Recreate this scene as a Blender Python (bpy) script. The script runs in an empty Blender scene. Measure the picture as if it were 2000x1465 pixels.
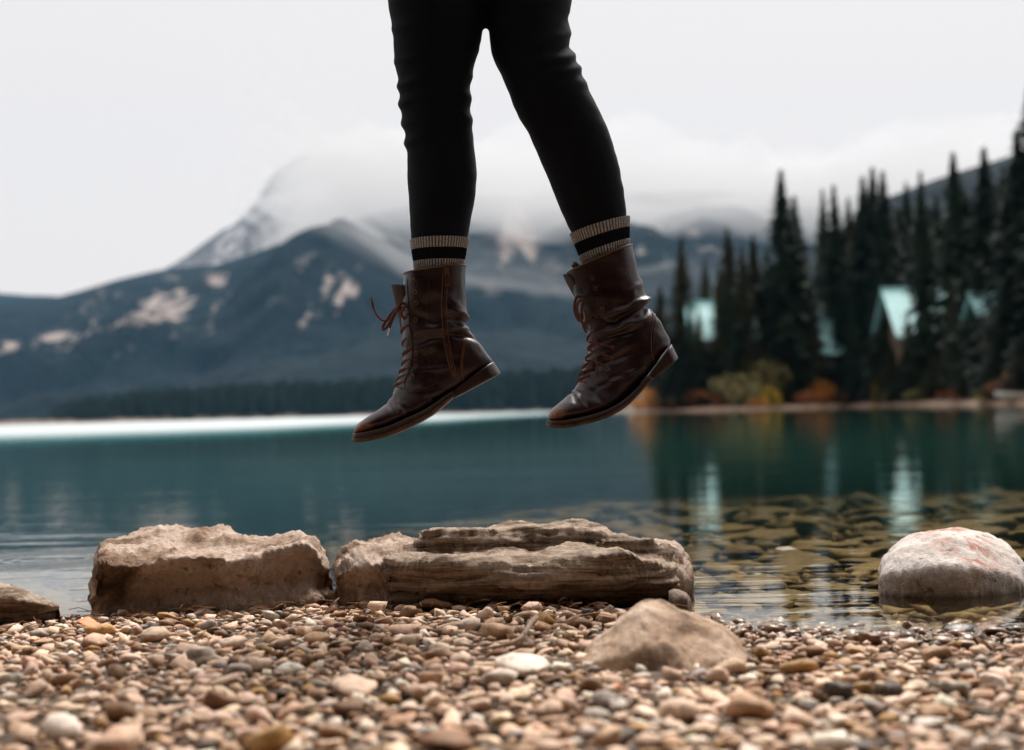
import bpy, bmesh, math, random
import numpy as np
from mathutils import Vector, Matrix, noise
from mathutils.bvhtree import BVHTree

random.seed(7)
rng = np.random.default_rng(7)
sc = bpy.context.scene
COL = sc.collection
R = math.radians

# ------------------------------------------------------------------ camera
F = 2777.8                       # focal length in photo pixels (50 mm on 36 mm, 2000 px wide)
CAMZ = 0.34
PITCH, ROLL = R(1.474), R(-1.49)
cd = bpy.data.cameras.new('camera')
cam = bpy.data.objects.new('camera', cd)
COL.objects.link(cam)
CM = Matrix.Translation((0, 0, CAMZ)) @ Matrix.Rotation(R(90) + PITCH, 4, 'X') @ Matrix.Rotation(ROLL, 4, 'Z')
cam.matrix_world = CM
cd.lens, cd.sensor_width = 50, 36
cd.clip_start, cd.clip_end = 0.05, 20000
cd.dof.use_dof = True
cd.dof.focus_distance = 2.47
cd.dof.aperture_fstop = 3.2
sc.camera = cam

# ------------------------------------------------------------------ world, sun, exposure
SUN_EL, SUN_AZ = R(54), R(22)    # high, beyond the lake and a little to the right (azimuth from +Y towards +X)
w = bpy.data.worlds.new('World')
sc.world = w
w.use_nodes = True
nt = w.node_tree
bg = nt.nodes['Background']
sky = nt.nodes.new('ShaderNodeTexSky')
sky.sky_type = 'NISHITA'
sky.sun_disc = False
sky.sun_elevation = SUN_EL
sky.sun_rotation = SUN_AZ
sky.dust_density = 4
mixw = nt.nodes.new('ShaderNodeMix')
mixw.data_type = 'RGBA'
mixw.inputs['Factor'].default_value = 0.93          # even overcast over the sky
nt.links.new(sky.outputs[0], mixw.inputs['A'])
mixw.inputs['B'].default_value = (7.15, 6.6, 6.3, 1)
nt.links.new(mixw.outputs['Result'], bg.inputs['Color'])
bg.inputs['Strength'].default_value = 0.1

sl = bpy.data.lights.new('sun', 'SUN')
sl.energy = 4.4
sl.angle = R(22)
sl.color = (1, 0.95, 0.9)
sun = bpy.data.objects.new('sun', sl)
COL.objects.link(sun)
sd = Vector((math.sin(SUN_AZ) * math.cos(SUN_EL), math.cos(SUN_AZ) * math.cos(SUN_EL), math.sin(SUN_EL)))
sun.rotation_euler = sd.to_track_quat('Z', 'Y').to_euler()

vs = sc.view_settings
vs.view_transform = 'Standard'
vs.look = 'None'
vs.exposure = 0.42
vs.gamma = 1
vs.use_curve_mapping = False
sc.render.engine = 'CYCLES'
sc.cycles.use_denoising = True
sc.cycles.max_bounces = 14
sc.cycles.diffuse_bounces = 3
sc.cycles.transparent_max_bounces = 16
sc.cycles.volume_bounces = 12
sc.cycles.caustics_reflective = False
sc.cycles.caustics_refractive = False

# ------------------------------------------------------------------ helpers
CM3 = CM.to_3x3()
def W(px, py, Y):
    """photo pixel at distance Y -> world point"""
    d = CM3 @ Vector(((px - 1000) / F, -(py - 732.5) / F, -1))
    return Vector((0, 0, CAMZ)) + d * (Y / d.y)
def G(px, py, z=0.0):
    d = CM3 @ Vector(((px - 1000) / F, -(py - 732.5) / F, -1))
    return Vector((0, 0, CAMZ)) + d * ((z - CAMZ) / d.z)

def smooth01(a, b, x):
    t = np.clip((x - a) / (b - a), 0, 1)
    return t * t * (3 - 2 * t)
def lerp_tab(tab, x):
    return np.interp(x, [t[0] for t in tab], [t[1] for t in tab])
def fbm(p, oct=4, lac=2.1, gain=0.5):
    s, a = 0.0, 1.0
    q = Vector(p)
    for _ in range(oct):
        s += a * noise.noise(q)
        q = q * lac
        a *= gain
    return s

def tag(o, label=None, cat=None, group=None, kind=None):
    if label: o['label'] = label
    if cat: o['category'] = cat
    if group: o['group'] = group
    if kind: o['kind'] = kind
    return o
def link(o, parent=None):
    COL.objects.link(o)
    if parent is not None:
        o.parent = parent
    return o
def empty(name, loc=(0, 0, 0)):
    o = bpy.data.objects.new(name, None)
    o.location = loc
    o.empty_display_size = 0.05
    return link(o)
def np_mesh(name, V, Fc, smooth=True):
    V = np.asarray(V, np.float32).reshape(-1, 3)
    me = bpy.data.meshes.new(name)
    if isinstance(Fc, np.ndarray):
        n, k = Fc.shape
        me.vertices.add(len(V)); me.vertices.foreach_set('co', V.ravel())
        me.loops.add(n * k); me.loops.foreach_set('vertex_index', Fc.astype(np.int32).ravel())
        me.polygons.add(n)
        me.polygons.foreach_set('loop_start', np.arange(0, n * k, k, dtype=np.int32))
        me.update(calc_edges=True)
    else:
        me.from_pydata([tuple(v) for v in V], [], Fc)
        me.update()
    me.polygons.foreach_set('use_smooth', np.full(len(me.polygons), smooth))
    return me
def mesh_obj(name, V, Fc, mat=None, parent=None, smooth=True, rel=True):
    """vertices in world space; with a parent they are stored relative to its origin"""
    V = np.asarray(V, float).reshape(-1, 3)
    if parent is not None and rel:
        org = Vector((0, 0, 0)); p = parent
        while p is not None:
            org += p.location; p = p.parent
        V = V - np.array(org)
    me = np_mesh(name, V, Fc, smooth)
    if mat: me.materials.append(mat)
    return link(bpy.data.objects.new(name, me), parent)
def set_attr(me, name, vals):
    vals = np.asarray(vals, np.float32)
    if vals.ndim == 1:
        a = me.attributes.new(name, 'FLOAT', 'POINT'); a.data.foreach_set('value', vals)
    else:
        a = me.attributes.new(name, 'FLOAT_COLOR', 'POINT'); a.data.foreach_set('color', vals.ravel())
def grid_faces(nr, nc, wrap=False):
    r = np.arange(nr - 1)[:, None]; c = np.arange(nc if wrap else nc - 1)[None, :]
    c2 = (c + 1) % nc
    a = r * nc + c; b = r * nc + c2; d = (r + 1) * nc + c2; e = (r + 1) * nc + c
    return np.stack([a, b, d, e], -1).reshape(-1, 4)
def catmull(P, n):
    """resample control rows P (k x m) to n rows, uniform Catmull-Rom"""
    P = np.asarray(P, float); k = len(P)
    Q = np.vstack([2 * P[0] - P[1], P, 2 * P[-1] - P[-2]])
    t = np.linspace(0, k - 1, n); i = np.minimum(t.astype(int), k - 2); f = (t - i)[:, None]
    p0, p1, p2, p3 = Q[i], Q[i + 1], Q[i + 2], Q[i + 3]
    return 0.5 * (2 * p1 + (p2 - p0) * f + (2 * p0 - 5 * p1 + 4 * p2 - p3) * f ** 2 + (3 * p1 - p0 - 3 * p2 + p3) * f ** 3)
def vnormals(V, Fc):
    V = np.asarray(V, float); n = np.zeros_like(V)
    a, b, c = V[Fc[:, 0]], V[Fc[:, 1]], V[Fc[:, 2]]
    fn = np.cross(b - a, c - a)
    if Fc.shape[1] == 4:
        fn += np.cross(c - a, V[Fc[:, 3]] - a)
    for k in range(Fc.shape[1]):
        np.add.at(n, Fc[:, k], fn)
    return n / (np.linalg.norm(n, axis=1, keepdims=True) + 1e-12)
def tube(pts, r, n=8, res=None, flat=1.0):
    """tube along world points, radius r or list; returns V, F"""
    P = np.array([tuple(p) for p in pts], float)
    rr = np.full(len(P), r, float) if np.isscalar(r) else np.asarray(r, float)
    if res:
        M = catmull(np.column_stack([P, rr]), res); P, rr = M[:, :3], M[:, 3]
    T = np.gradient(P, axis=0); T /= np.linalg.norm(T, axis=1, keepdims=True) + 1e-12
    up = np.array([0.13, 1, 0.21]); N = np.cross(T, up); N /= np.linalg.norm(N, axis=1, keepdims=True) + 1e-12
    B = np.cross(T, N)
    th = np.linspace(0, 2 * np.pi, n, endpoint=False)
    V = P[:, None] + rr[:, None, None] * (np.cos(th)[None, :, None] * N[:, None] + flat * np.sin(th)[None, :, None] * B[:, None])
    V = V.reshape(-1, 3); Fc = grid_faces(len(P), n, True).tolist()
    Fc.append(list(range(n))[::-1]); Fc.append([(len(P) - 1) * n + i for i in range(n)])
    return V, Fc
def merge(parts):
    V, Fs, o = [], [], 0
    for v, f in parts:
        V.append(np.asarray(v)); Fs += [[i + o for i in q] for q in (f.tolist() if isinstance(f, np.ndarray) else f)]; o += len(v)
    return np.vstack(V), Fs
def box(x0, x1, y0, y1, z0, z1):
    V = [(x, y, z) for z in (z0, z1) for y in (y0, y1) for x in (x0, x1)]
    return np.array(V, float), [[0, 2, 3, 1], [4, 5, 7, 6], [0, 1, 5, 4], [2, 6, 7, 3], [0, 4, 6, 2], [1, 3, 7, 5]]

# ------------------------------------------------------------------ materials
class NB:
    def __init__(s, name):
        s.m = bpy.data.materials.new(name); s.m.use_nodes = True
        s.t = s.m.node_tree; s.b = s.t.nodes.get('Principled BSDF'); s.out = s.t.nodes.get('Material Output')
    def n(s, typ, **kw):
        x = s.t.nodes.new(typ)
        for k, v in kw.items():
            if k.startswith('i_'):
                x.inputs[k[2:].replace('_', ' ')].default_value = v
            else:
                setattr(x, k, v)
        return x
    def l(s, a, b): s.t.links.new(a, b)
    def coord(s, kind='Object', scale=(1, 1, 1)):
        c = s.n('ShaderNodeTexCoord'); mp = s.n('ShaderNodeMapping'); mp.inputs['Scale'].default_value = scale
        s.l(c.outputs[kind], mp.inputs['Vector']); return mp.outputs[0]
    def pos(s, scale=(1, 1, 1)):
        c = s.n('ShaderNodeNewGeometry'); mp = s.n('ShaderNodeMapping'); mp.inputs['Scale'].default_value = scale
        s.l(c.outputs['Position'], mp.inputs['Vector']); return mp.outputs[0]
    def noise(s, vec, scale, detail=5, rough=0.55, dist=0.0):
        x = s.n('ShaderNodeTexNoise'); x.inputs['Scale'].default_value = scale; x.inputs['Detail'].default_value = detail
        x.inputs['Roughness'].default_value = rough; x.inputs['Distortion'].default_value = dist
        s.l(vec, x.inputs['Vector']); return x.outputs['Fac']
    def ramp(s, fac, stops):
        x = s.n('ShaderNodeValToRGB'); e = x.color_ramp.elements
        while len(e) < len(stops): e.new(0.5)
        for k, (p, c) in enumerate(stops):
            e[k].position = p; e[k].color = (*c, 1) if len(c) == 3 else c
        s.l(fac, x.inputs[0]); return x.outputs[0]
    def mix(s, fac, a, b, mode='MIX'):
        x = s.n('ShaderNodeMix', data_type='RGBA', blend_type=mode)
        for inp, v in (('Factor', fac), ('A', a), ('B', b)):
            if isinstance(v, (int, float)): x.inputs[inp].default_value = v
            elif isinstance(v, tuple): x.inputs[inp].default_value = (*v, 1) if len(v) == 3 else v
            else: s.l(v, x.inputs[inp])
        return x.outputs['Result']
    def math(s, op, a, b=None, clamp=False):
        x = s.n('ShaderNodeMath', operation=op, use_clamp=clamp)
        for k, v in enumerate((a, b)):
            if v is None: continue
            if isinstance(v, (int, float)): x.inputs[k].default_value = v
            else: s.l(v, x.inputs[k])
        return x.outputs[0]
    def attr(s, name, out='Fac'):
        return s.n('ShaderNodeAttribute', attribute_name=name).outputs[out]
    def bump(s, h, strength=0.3, dist=0.01, normal=None):
        x = s.n('ShaderNodeBump'); x.inputs['Strength'].default_value = strength; x.inputs['Distance'].default_value = dist
        s.l(h, x.inputs['Height'])
        if normal is not None: s.l(normal, x.inputs['Normal'])
        return x.outputs[0]
    def set(s, **kw):
        for k, v in kw.items():
            k = k.replace('_', ' ')
            if isinstance(v, (int, float)): s.b.inputs[k].default_value = v
            elif isinstance(v, tuple): s.b.inputs[k].default_value = (*v, 1) if len(v) == 3 else v
            else: s.l(v, s.b.inputs[k])
        return s.m

def plain(name, col, rough=0.6, var=0.25, scale=30, metallic=0, spec=0.5, bump=0.0):
    m = NB(name); v = m.coord()
    f = m.noise(v, scale)
    c = m.ramp(f, [(0.3, tuple(x * (1 - var) for x in col)), (0.7, tuple(min(1, x * (1 + var)) for x in col))])
    kw = dict(Base_Color=c, Roughness=rough, Metallic=metallic, Specular_IOR_Level=spec)
    if bump: kw['Normal'] = m.bump(f, bump, 0.005)
    return m.set(**kw)

def rock_mat(name, stops, scale=9, layer=None, bump=0.6, rough=0.85, stain=None):
    m = NB(name)
    v = m.pos(layer or (1, 1, 1))
    n1 = m.noise(v, scale, 8, 0.62, 0.4)
    n2 = m.noise(m.pos(), 90, 6, 0.7)
    n3 = m.noise(m.pos(), 420, 3, 0.6)
    c = m.ramp(n1, stops)
    c = m.mix(0.55, c, m.ramp(n2, [(0.3, (0.35, 0.33, 0.31)), (0.52, (0.95, 0.95, 0.95)), (0.75, (1.25, 1.22, 1.2))]), 'MULTIPLY')
    pits = m.ramp(m.noise(m.pos(), 55, 4, 0.6, 0.3), [(0.3, (0.25, 0.2, 0.16)), (0.4, (1, 1, 1))])
    c = m.mix(0.75, c, pits, 'MULTIPLY')
    if stain:
        sn = m.ramp(m.noise(m.pos(), stain[1], 5, 0.6, 0.6), [(stain[2], (0, 0, 0)), (stain[2] + 0.1, (1, 1, 1))])
        at = m.attr('stain')
        c = m.mix(m.math('MULTIPLY', sn, at), c, stain[0])
    wet = m.attr('wet')
    c = m.mix(wet, c, m.mix(1.0, c, (0.38, 0.33, 0.29), 'MULTIPLY'))
    rg = m.math('SUBTRACT', rough, m.math('MULTIPLY', wet, 0.45))
    h = m.math('ADD', m.math('MULTIPLY', n2, 0.7), m.math('MULTIPLY', n3, 0.3))
    return m.set(Base_Color=c, Roughness=rg, Normal=m.bump(h, bump, 0.012), Specular_IOR_Level=0.35)

def pebble_mat(name, use_obj):
    m = NB(name)
    if use_obj:
        oi = m.n('ShaderNodeObjectInfo'); c0, wet = oi.outputs['Color'], oi.outputs['Alpha']
    else:
        a = m.n('ShaderNodeAttribute', attribute_name='col'); c0, wet = a.outputs['Color'], a.outputs['Alpha']
    p = m.pos()
    n1 = m.noise(p, 75, 5, 0.6, 0.5); n2 = m.noise(p, 500, 3, 0.6)
    c = m.mix(0.8, c0, m.ramp(n1, [(0.32, (0.55, 0.5, 0.46)), (0.5, (1, 1, 1)), (0.72, (1.3, 1.27, 1.24))]), 'MULTIPLY')
    c = m.mix(0.5, c, m.ramp(n2, [(0.35, (0.6, 0.57, 0.54)), (0.55, (1.08, 1.08, 1.08))]), 'MULTIPLY')
    c = m.mix(wet, c, m.mix(1.0, c, (0.36, 0.31, 0.27), 'MULTIPLY'))
    return m.set(Base_Color=c, Roughness=m.math('SUBTRACT', 0.72, m.math('MULTIPLY', wet, 0.5)), Normal=m.bump(n1, 0.35, 0.006), Specular_IOR_Level=0.4)

M = {}
M['pebble_obj'] = pebble_mat('pebble_single', True)
M['pebble_mass'] = pebble_mat('pebble_mass', False)
M['boulder'] = rock_mat('boulder_limestone', [(0.3, (0.07, 0.038, 0.02)), (0.42, (0.33, 0.205, 0.125)), (0.52, (0.62, 0.465, 0.365)), (0.75, (0.72, 0.59, 0.5))], 9, bump=1.0)
M['slab'] = rock_mat('slab_slate', [(0.28, (0.06, 0.036, 0.02)), (0.4, (0.2, 0.125, 0.075)), (0.53, (0.48, 0.36, 0.265)), (0.75, (0.62, 0.5, 0.4))], 5, (2, 2, 26), bump=1.0)
M['front'] = rock_mat('boulder_tan', [(0.32, (0.14, 0.08, 0.042)), (0.45, (0.46, 0.31, 0.205)), (0.7, (0.7, 0.54, 0.42))], 9)
M['pale'] = rock_mat('boulder_pale', [(0.3, (0.42, 0.35, 0.31)), (0.48, (0.66, 0.59, 0.54)), (0.75, (0.74, 0.68, 0.63))], 12, stain=((0.42, 0.13, 0.06), 22, 0.47))
M['dark'] = rock_mat('stone_brown', [(0.3, (0.09, 0.06, 0.045)), (0.5, (0.2, 0.14, 0.1)), (0.75, (0.34, 0.26, 0.2))], 12)

m = NB('beach_ground')
p = m.pos()
n1 = m.noise(p, 60, 6, 0.7); n2 = m.noise(p, 6, 3)
c = m.ramp(n1, [(0.3, (0.05, 0.035, 0.022)), (0.55, (0.16, 0.11, 0.07)), (0.75, (0.3, 0.22, 0.16))])
M['ground'] = m.set(Base_Color=c, Roughness=0.9, Normal=m.bump(n1, 1.0, 0.02))

m = NB('lake_water')
pos = m.pos((0.55, 2.2, 1))
near = m.noise(pos, 3.2, 3, 0.5, 0.3)
fine = m.noise(m.pos((1.0, 3.0, 1)), 9, 2, 0.5)
ruf = m.attr('ruffle')
broad = m.noise(m.pos((0.1, 0.5, 1)), 1.1, 3, 0.5, 0.4)
hgt = m.math('ADD', m.math('MULTIPLY', broad, 5.0), m.math('ADD', near, m.math('MULTIPLY', fine, 0.22)))
# ripple rings spreading from a drop beside the left boulder
g = m.n('ShaderNodeNewGeometry')
vd = m.n('ShaderNodeVectorMath', operation='DISTANCE'); m.l(g.outputs['Position'], vd.inputs[0])
RIP = G(95, 1092); vd.inputs[1].default_value = RIP
rd = vd.outputs['Value']
ring = m.math('MULTIPLY', m.math('SINE', m.math('MULTIPLY', rd, 150)), m.math('MAXIMUM', 0.0, m.math('SUBTRACT', 1.0, m.math('MULTIPLY', m.math('ABSOLUTE', m.math('SUBTRACT', rd, 0.17)), 9))))
hgt = m.math('ADD', hgt, m.math('MULTIPLY', ring, 0.35))
bn = m.n('ShaderNodeBump'); bn.inputs['Strength'].default_value = 1.0; bn.inputs['Distance'].default_value = 0.0016
m.l(hgt, bn.inputs['Height'])
fr = m.n('ShaderNodeFresnel'); fr.inputs['IOR'].default_value = 1.33; m.l(bn.outputs[0], fr.inputs['Normal'])
gl = m.n('ShaderNodeBsdfGlossy'); gl.inputs['Color'].default_value = (0.96, 0.98, 0.98, 1); m.l(bn.outputs[0], gl.inputs['Normal'])
m.l(m.math('ADD', 0.012, m.math('MULTIPLY', ruf, 0.36)), gl.inputs['Roughness'])
tr = m.n('ShaderNodeBsdfTransparent'); tr.inputs['Color'].default_value = (0.9, 0.82, 0.62, 1)
df = m.n('ShaderNodeBsdfDiffuse')
m.l(m.ramp(ruf, [(0.0, (0.018, 0.068, 0.054)), (0.2, (0.022, 0.17, 0.175)), (1.0, (0.03, 0.14, 0.15))]), df.inputs['Color'])
mx = m.n('ShaderNodeMixShader'); m.l(m.attr('turbid'), mx.inputs[0]); m.l(tr.outputs[0], mx.inputs[1]); m.l(df.outputs[0], mx.inputs[2])
mx2 = m.n('ShaderNodeMixShader'); m.l(m.math('MULTIPLY', fr.outputs[0], m.math('SUBTRACT', 1.0, m.math('MULTIPLY', m.math('MULTIPLY', ruf, 5.0, True), 0.3))), mx2.inputs[0]); m.l(mx.outputs[0], mx2.inputs[1]); m.l(gl.outputs[0], mx2.inputs[2])
m.l(mx2.outputs[0], m.out.inputs['Surface'])
M['water'] = m.m

def slope_mat(name, forest_a, forest_b, rock_a, rock_b, fscale):
    m = NB(name); p = m.pos()
    f1 = m.noise(p, fscale, 6, 0.65); f2 = m.noise(p, fscale * 9, 4, 0.7)
    chute = m.noise(m.pos((1, 0.22, 0.22)), fscale * 2.2, 6, 0.7, 0.5)      # gullies running down the slope
    fo = m.mix(m.ramp(f1, [(0.35, (0, 0, 0)), (0.65, (1, 1, 1))]), forest_a, forest_b)
    fo = m.mix(0.7, fo, m.ramp(f2, [(0.35, (0.3, 0.3, 0.3)), (0.6, (1.25, 1.25, 1.25))]), 'MULTIPLY')
    fo = m.mix(m.ramp(chute, [(0.55, (0, 0, 0)), (0.75, (0.5, 0.5, 0.5))]), fo, (0.02, 0.038, 0.048))
    ro = m.ramp(m.noise(m.pos((1, 0.4, 0.6)), fscale * 3, 6, 0.75), [(0.35, rock_a), (0.65, rock_b)])
    e1 = m.math('MULTIPLY', m.math('SUBTRACT', chute, 0.5), 2.4)
    e2 = m.math('MULTIPLY', m.math('SUBTRACT', m.noise(p, fscale * 5, 6, 0.75), 0.5), 1.8)
    edge = m.math('ADD', m.attr('scree'), m.math('ADD', e1, e2))
    edge = m.math('MINIMUM', edge, m.math('MULTIPLY', m.attr('scree'), 3.0))
    c = m.mix(m.ramp(edge, [(0.5, (0, 0, 0)), (0.85, (1, 1, 1))]), fo, ro)
    return m.set(Base_Color=c, Roughness=0.95, Specular_IOR_Level=0.1, Normal=m.bump(m.math('ADD', f2, chute), 0.9, 14.0))
M['slope'] = slope_mat('mountain_slope', (0.002, 0.011, 0.019), (0.006, 0.020, 0.028), (0.3, 0.25, 0.23), (0.55, 0.47, 0.42), 0.012)  # forest tones painted bluer, carrying part of the distance haze
M['peak'] = slope_mat('mountain_rock', (0.1, 0.1, 0.11), (0.2, 0.2, 0.21), (0.3, 0.29, 0.3), (0.72, 0.71, 0.72), 0.008)
M['bank'] = plain('bank_sand', (0.16, 0.11, 0.08), 0.9, 0.45, 0.6)
m = NB('point_floor'); n1 = m.noise(m.pos(), 0.7, 5, .6)
M['point'] = m.set(Base_Color=m.mix(m.attr('sand'), m.ramp(n1, [(.3, (.02, .018, .01)), (.7, (.05, .038, .02))]), m.ramp(n1, [(.3, (.24, .14, .09)), (.7, (.5, .36, .27))])), Roughness=.9)
M['needles'] = [plain('needles_a', (0.022, 0.04, 0.019), 0.75, 0.5, 0.7, spec=0.2), plain('needles_b', (0.05, 0.05, 0.018), 0.75, 0.45, 0.7, spec=0.2), plain('needles_c', (0.016, 0.03, 0.018), 0.75, 0.5, 0.7, spec=0.2)]
M['bark'] = plain('bark', (0.07, 0.045, 0.03), 0.9, 0.4, 6)
M['farwood'] = plain('far_wood', (0.018, 0.028, 0.02), 0.9, 0.5, 0.05, spec=0.1)
M['orange'] = plain('leaves_orange', (0.66, 0.27, 0.045), 0.7, 0.4, 2)
M['yellow'] = plain('leaves_yellow', (0.62, 0.42, 0.035), 0.7, 0.4, 2)
M['olive'] = plain('leaves_olive', (0.16, 0.13, 0.03), 0.7, 0.45, 2)
M['rust'] = plain('leaves_rust', (0.44, 0.15, 0.05), 0.7, 0.45, 2)
M['timber'] = plain('lodge_timber', (0.12, 0.07, 0.045), 0.8, 0.3, 3)
M['roof'] = plain('roof_teal', (0.4, 0.74, 0.74), 0.45, 0.12, 1.2)
M['white'] = plain('white_paint', (0.78, 0.72, 0.68), 0.5, 0.05, 4)
M['pane'] = plain('window_pane', (0.03, 0.04, 0.05), 0.08, 0.1, 2)
M['stonework'] = plain('chimney_stone', (0.3, 0.27, 0.25), 0.9, 0.4, 4)

# clothing
m = NB('black_denim'); v = m.coord()
wv = m.noise(m.coord(scale=(1, 1, 1)), 900, 2)
n1 = m.noise(v, 14, 4)
M['denim'] = m.set(Base_Color=m.ramp(n1, [(0.3, (0.004, 0.0055, 0.0095)), (0.7, (0.007, 0.0095, 0.016))]), Roughness=0.85, Specular_IOR_Level=0.15,
                   Sheen_Weight=0.02, Sheen_Roughness=0.4, Normal=m.bump(wv, 0.15, 0.001))
m = NB('brown_leather'); v = m.coord()
n1 = m.noise(v, 24, 6, 0.6); n2 = m.noise(v, 260, 4, 0.6); n3 = m.noise(v, 60, 5, 0.7, 0.5)
c = m.ramp(n1, [(0.3, (0.010, 0.0026, 0.0032)), (0.55, (0.022, 0.0058, 0.0062)), (0.8, (0.05, 0.015, 0.0135))])
sca = m.math('ADD', m.attr('scuff'), m.math('MULTIPLY', m.math('SUBTRACT', n3, 0.5), 1.0))
c = m.mix(m.ramp(sca, [(0.5, (0, 0, 0)), (0.85, (1, 1, 1))]), c, m.ramp(n2, [(0.35, (0.12, 0.038, 0.018)), (0.6, (0.25, 0.095, 0.045)), (0.75, (0.45, 0.3, 0.22))]))
M['leather'] = m.set(Base_Color=c, Roughness=m.ramp(n1, [(0.3, (0.27, 0.27, 0.27)), (0.7, (0.48, 0.48, 0.48))]), Specular_IOR_Level=0.5,
                     Normal=m.bump(m.math('ADD', n2, m.math('MULTIPLY', n3, 0.8)), 0.22, 0.003))
M['lining'] = plain('boot_lining', (0.05, 0.024, 0.014), 0.8, 0.3, 60)
M['edge'] = plain('leather_edge', (0.13, 0.06, 0.03), 0.7, 0.3, 120)
M['sole'] = plain('worn_sole', (0.075, 0.035, 0.02), 0.7, 0.6, 55, bump=0.4)
M['welt'] = plain('sole_welt', (0.03, 0.014, 0.01), 0.6, 0.4, 90)
M['heel'] = plain('stacked_heel', (0.026, 0.009, 0.008), 0.4, 0.4, 70)
M['lace'] = plain('brown_lace', (0.11, 0.032, 0.016), 0.8, 0.4, 260, bump=0.5)
M['thread'] = plain('tan_thread', (0.17, 0.07, 0.025), 0.7, 0.3, 200)
M['brass'] = plain('aged_brass', (0.2, 0.11, 0.06), 0.4, 0.3, 120, metallic=0.9)
M['steel'] = plain('lace_tip', (0.7, 0.68, 0.66), 0.25, 0.1, 60, metallic=0.9)
m = NB('grey_wool'); v = m.coord()
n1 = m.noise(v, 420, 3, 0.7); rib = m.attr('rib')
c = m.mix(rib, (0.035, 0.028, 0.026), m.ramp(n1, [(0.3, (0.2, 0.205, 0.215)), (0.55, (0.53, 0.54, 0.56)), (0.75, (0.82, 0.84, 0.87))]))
M['wool'] = m.set(Base_Color=c, Roughness=0.95, Sheen_Weight=0.15, Normal=m.bump(n1, 0.5, 0.002))
M['wool_black'] = plain('black_wool', (0.008, 0.009, 0.013), 0.95, 0.4, 300, bump=0.4, spec=0.1)
M['leaf'] = plain('dry_leaf_orange', (0.75, 0.2, 0.03), 0.6, 0.3, 40)
M['leaf_red'] = plain('dry_leaf_red', (0.2, 0.03, 0.03), 0.6, 0.3, 40)
M['needle_dry'] = plain('dry_needle', (0.3, 0.12, 0.04), 0.8, 0.4, 60)
M['twig'] = plain('dry_twig', (0.3, 0.2, 0.14), 0.8, 0.35, 80)

# ------------------------------------------------------------------ the ground and the lake
SHORE = [(-60, 2.0), (-3, 2.3), (-0.95, 2.40), (-0.80, 2.44), (-0.5, 2.5), (-0.33, 2.56), (-0.1, 2.5), (0.1, 2.42), (0.26, 2.28), (0.33, 2.10), (0.54, 1.99), (0.76, 1.98), (1.2, 2.0), (3, 1.9), (60, 1.5)]
def ground_z(x, y):
    x = np.asarray(x, float); y = np.asarray(y, float)
    ys = lerp_tab(SHORE, x)
    d = y - ys                                   # > 0: under water
    land = np.where(d > -4, -d * 0.02, 0.08 + (-d - 4) * 0.06)
    deep = -(np.minimum(d, 0.35) * 0.05 + d * 0.02 + 0.0035 * np.maximum(d - 2.2, 0) ** 2)
    deep = deep * (1 + 1.3 * (1 - smooth01(-0.6, 0.35, x / np.maximum(y, 1) * 3)))
    deep = np.maximum(deep, -4.0)
    z = np.where(d < 0, np.minimum(land, 4.5), deep)
    return z
ty = np.concatenate([np.linspace(-90, 0, 46)[:-1], np.linspace(0, 6, 150)[:-1], 6 * (4600 / 6) ** np.linspace(0, 1, 70)])
tx = np.linspace(-1, 1, 241)
YY, TT = np.meshgrid(ty, tx, indexing='ij')
XX = TT * 3 + np.sign(TT) * np.abs(TT) ** 3.5 * (60 + 1.3 * np.maximum(YY, 0))
ZZ = ground_z(XX, YY)
ZZ = np.where(YY > 860, np.maximum(ZZ, np.minimum((YY - 860) * 0.2 - 4, 1.0)), ZZ)
fz = np.array([0.012 * noise.noise(Vector((x * 3, y * 3, 0))) + 0.005 * noise.noise(Vector((x * 14, y * 14, 3))) for x, y in zip(XX.ravel(), YY.ravel())]).reshape(XX.shape)
ZZ = ZZ + np.where(YY < 8, fz, 0)
o = mesh_obj('ground', np.stack([XX, YY, ZZ], -1), grid_faces(*XX.shape), M['ground'])
tag(o, 'brown gravelly ground running from the beach down under the lake', kind='structure')

ty = np.concatenate([np.linspace(1.2, 8, 90)[:-1], 8 * (870 / 8) ** np.linspace(0, 1, 90)])
YY, TT = np.meshgrid(ty, tx, indexing='ij')
XX = TT * 3 + np.sign(TT) * np.abs(TT) ** 3 * (60 + 1.3 * YY)
o = mesh_obj('lake', np.stack([XX, YY, np.zeros_like(XX)], -1), grid_faces(*XX.shape), M['water'])
tag(o, 'calm clear lake turning from brown shallows to teal', kind='structure')
dep = np.maximum(-ground_z(XX, YY), 0)
set_attr(o.data, 'turbid', (1 - np.exp(-np.maximum(dep - 0.035, 0) * 6.0)).ravel())
# open water beyond the sheltered bay is ruffled by wind (nearer on the left, away from the wooded point)
bear = XX / YY
edge = lerp_tab([(-0.6, 22), (-0.36, 24), (-0.18, 27), (-0.05, 40), (0.03, 70), (0.09, 110), (0.14, 300), (0.5, 500)], bear)
ruffle = smooth01(0.6, 2.6, YY / edge)
ruffle = ruffle * lerp_tab([(-0.36, 1.0), (-0.15, 0.9), (0.0, 0.55), (0.06, 0.35), (0.2, 0.3)], bear)
set_attr(o.data, 'ruffle', ruffle.ravel())

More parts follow.
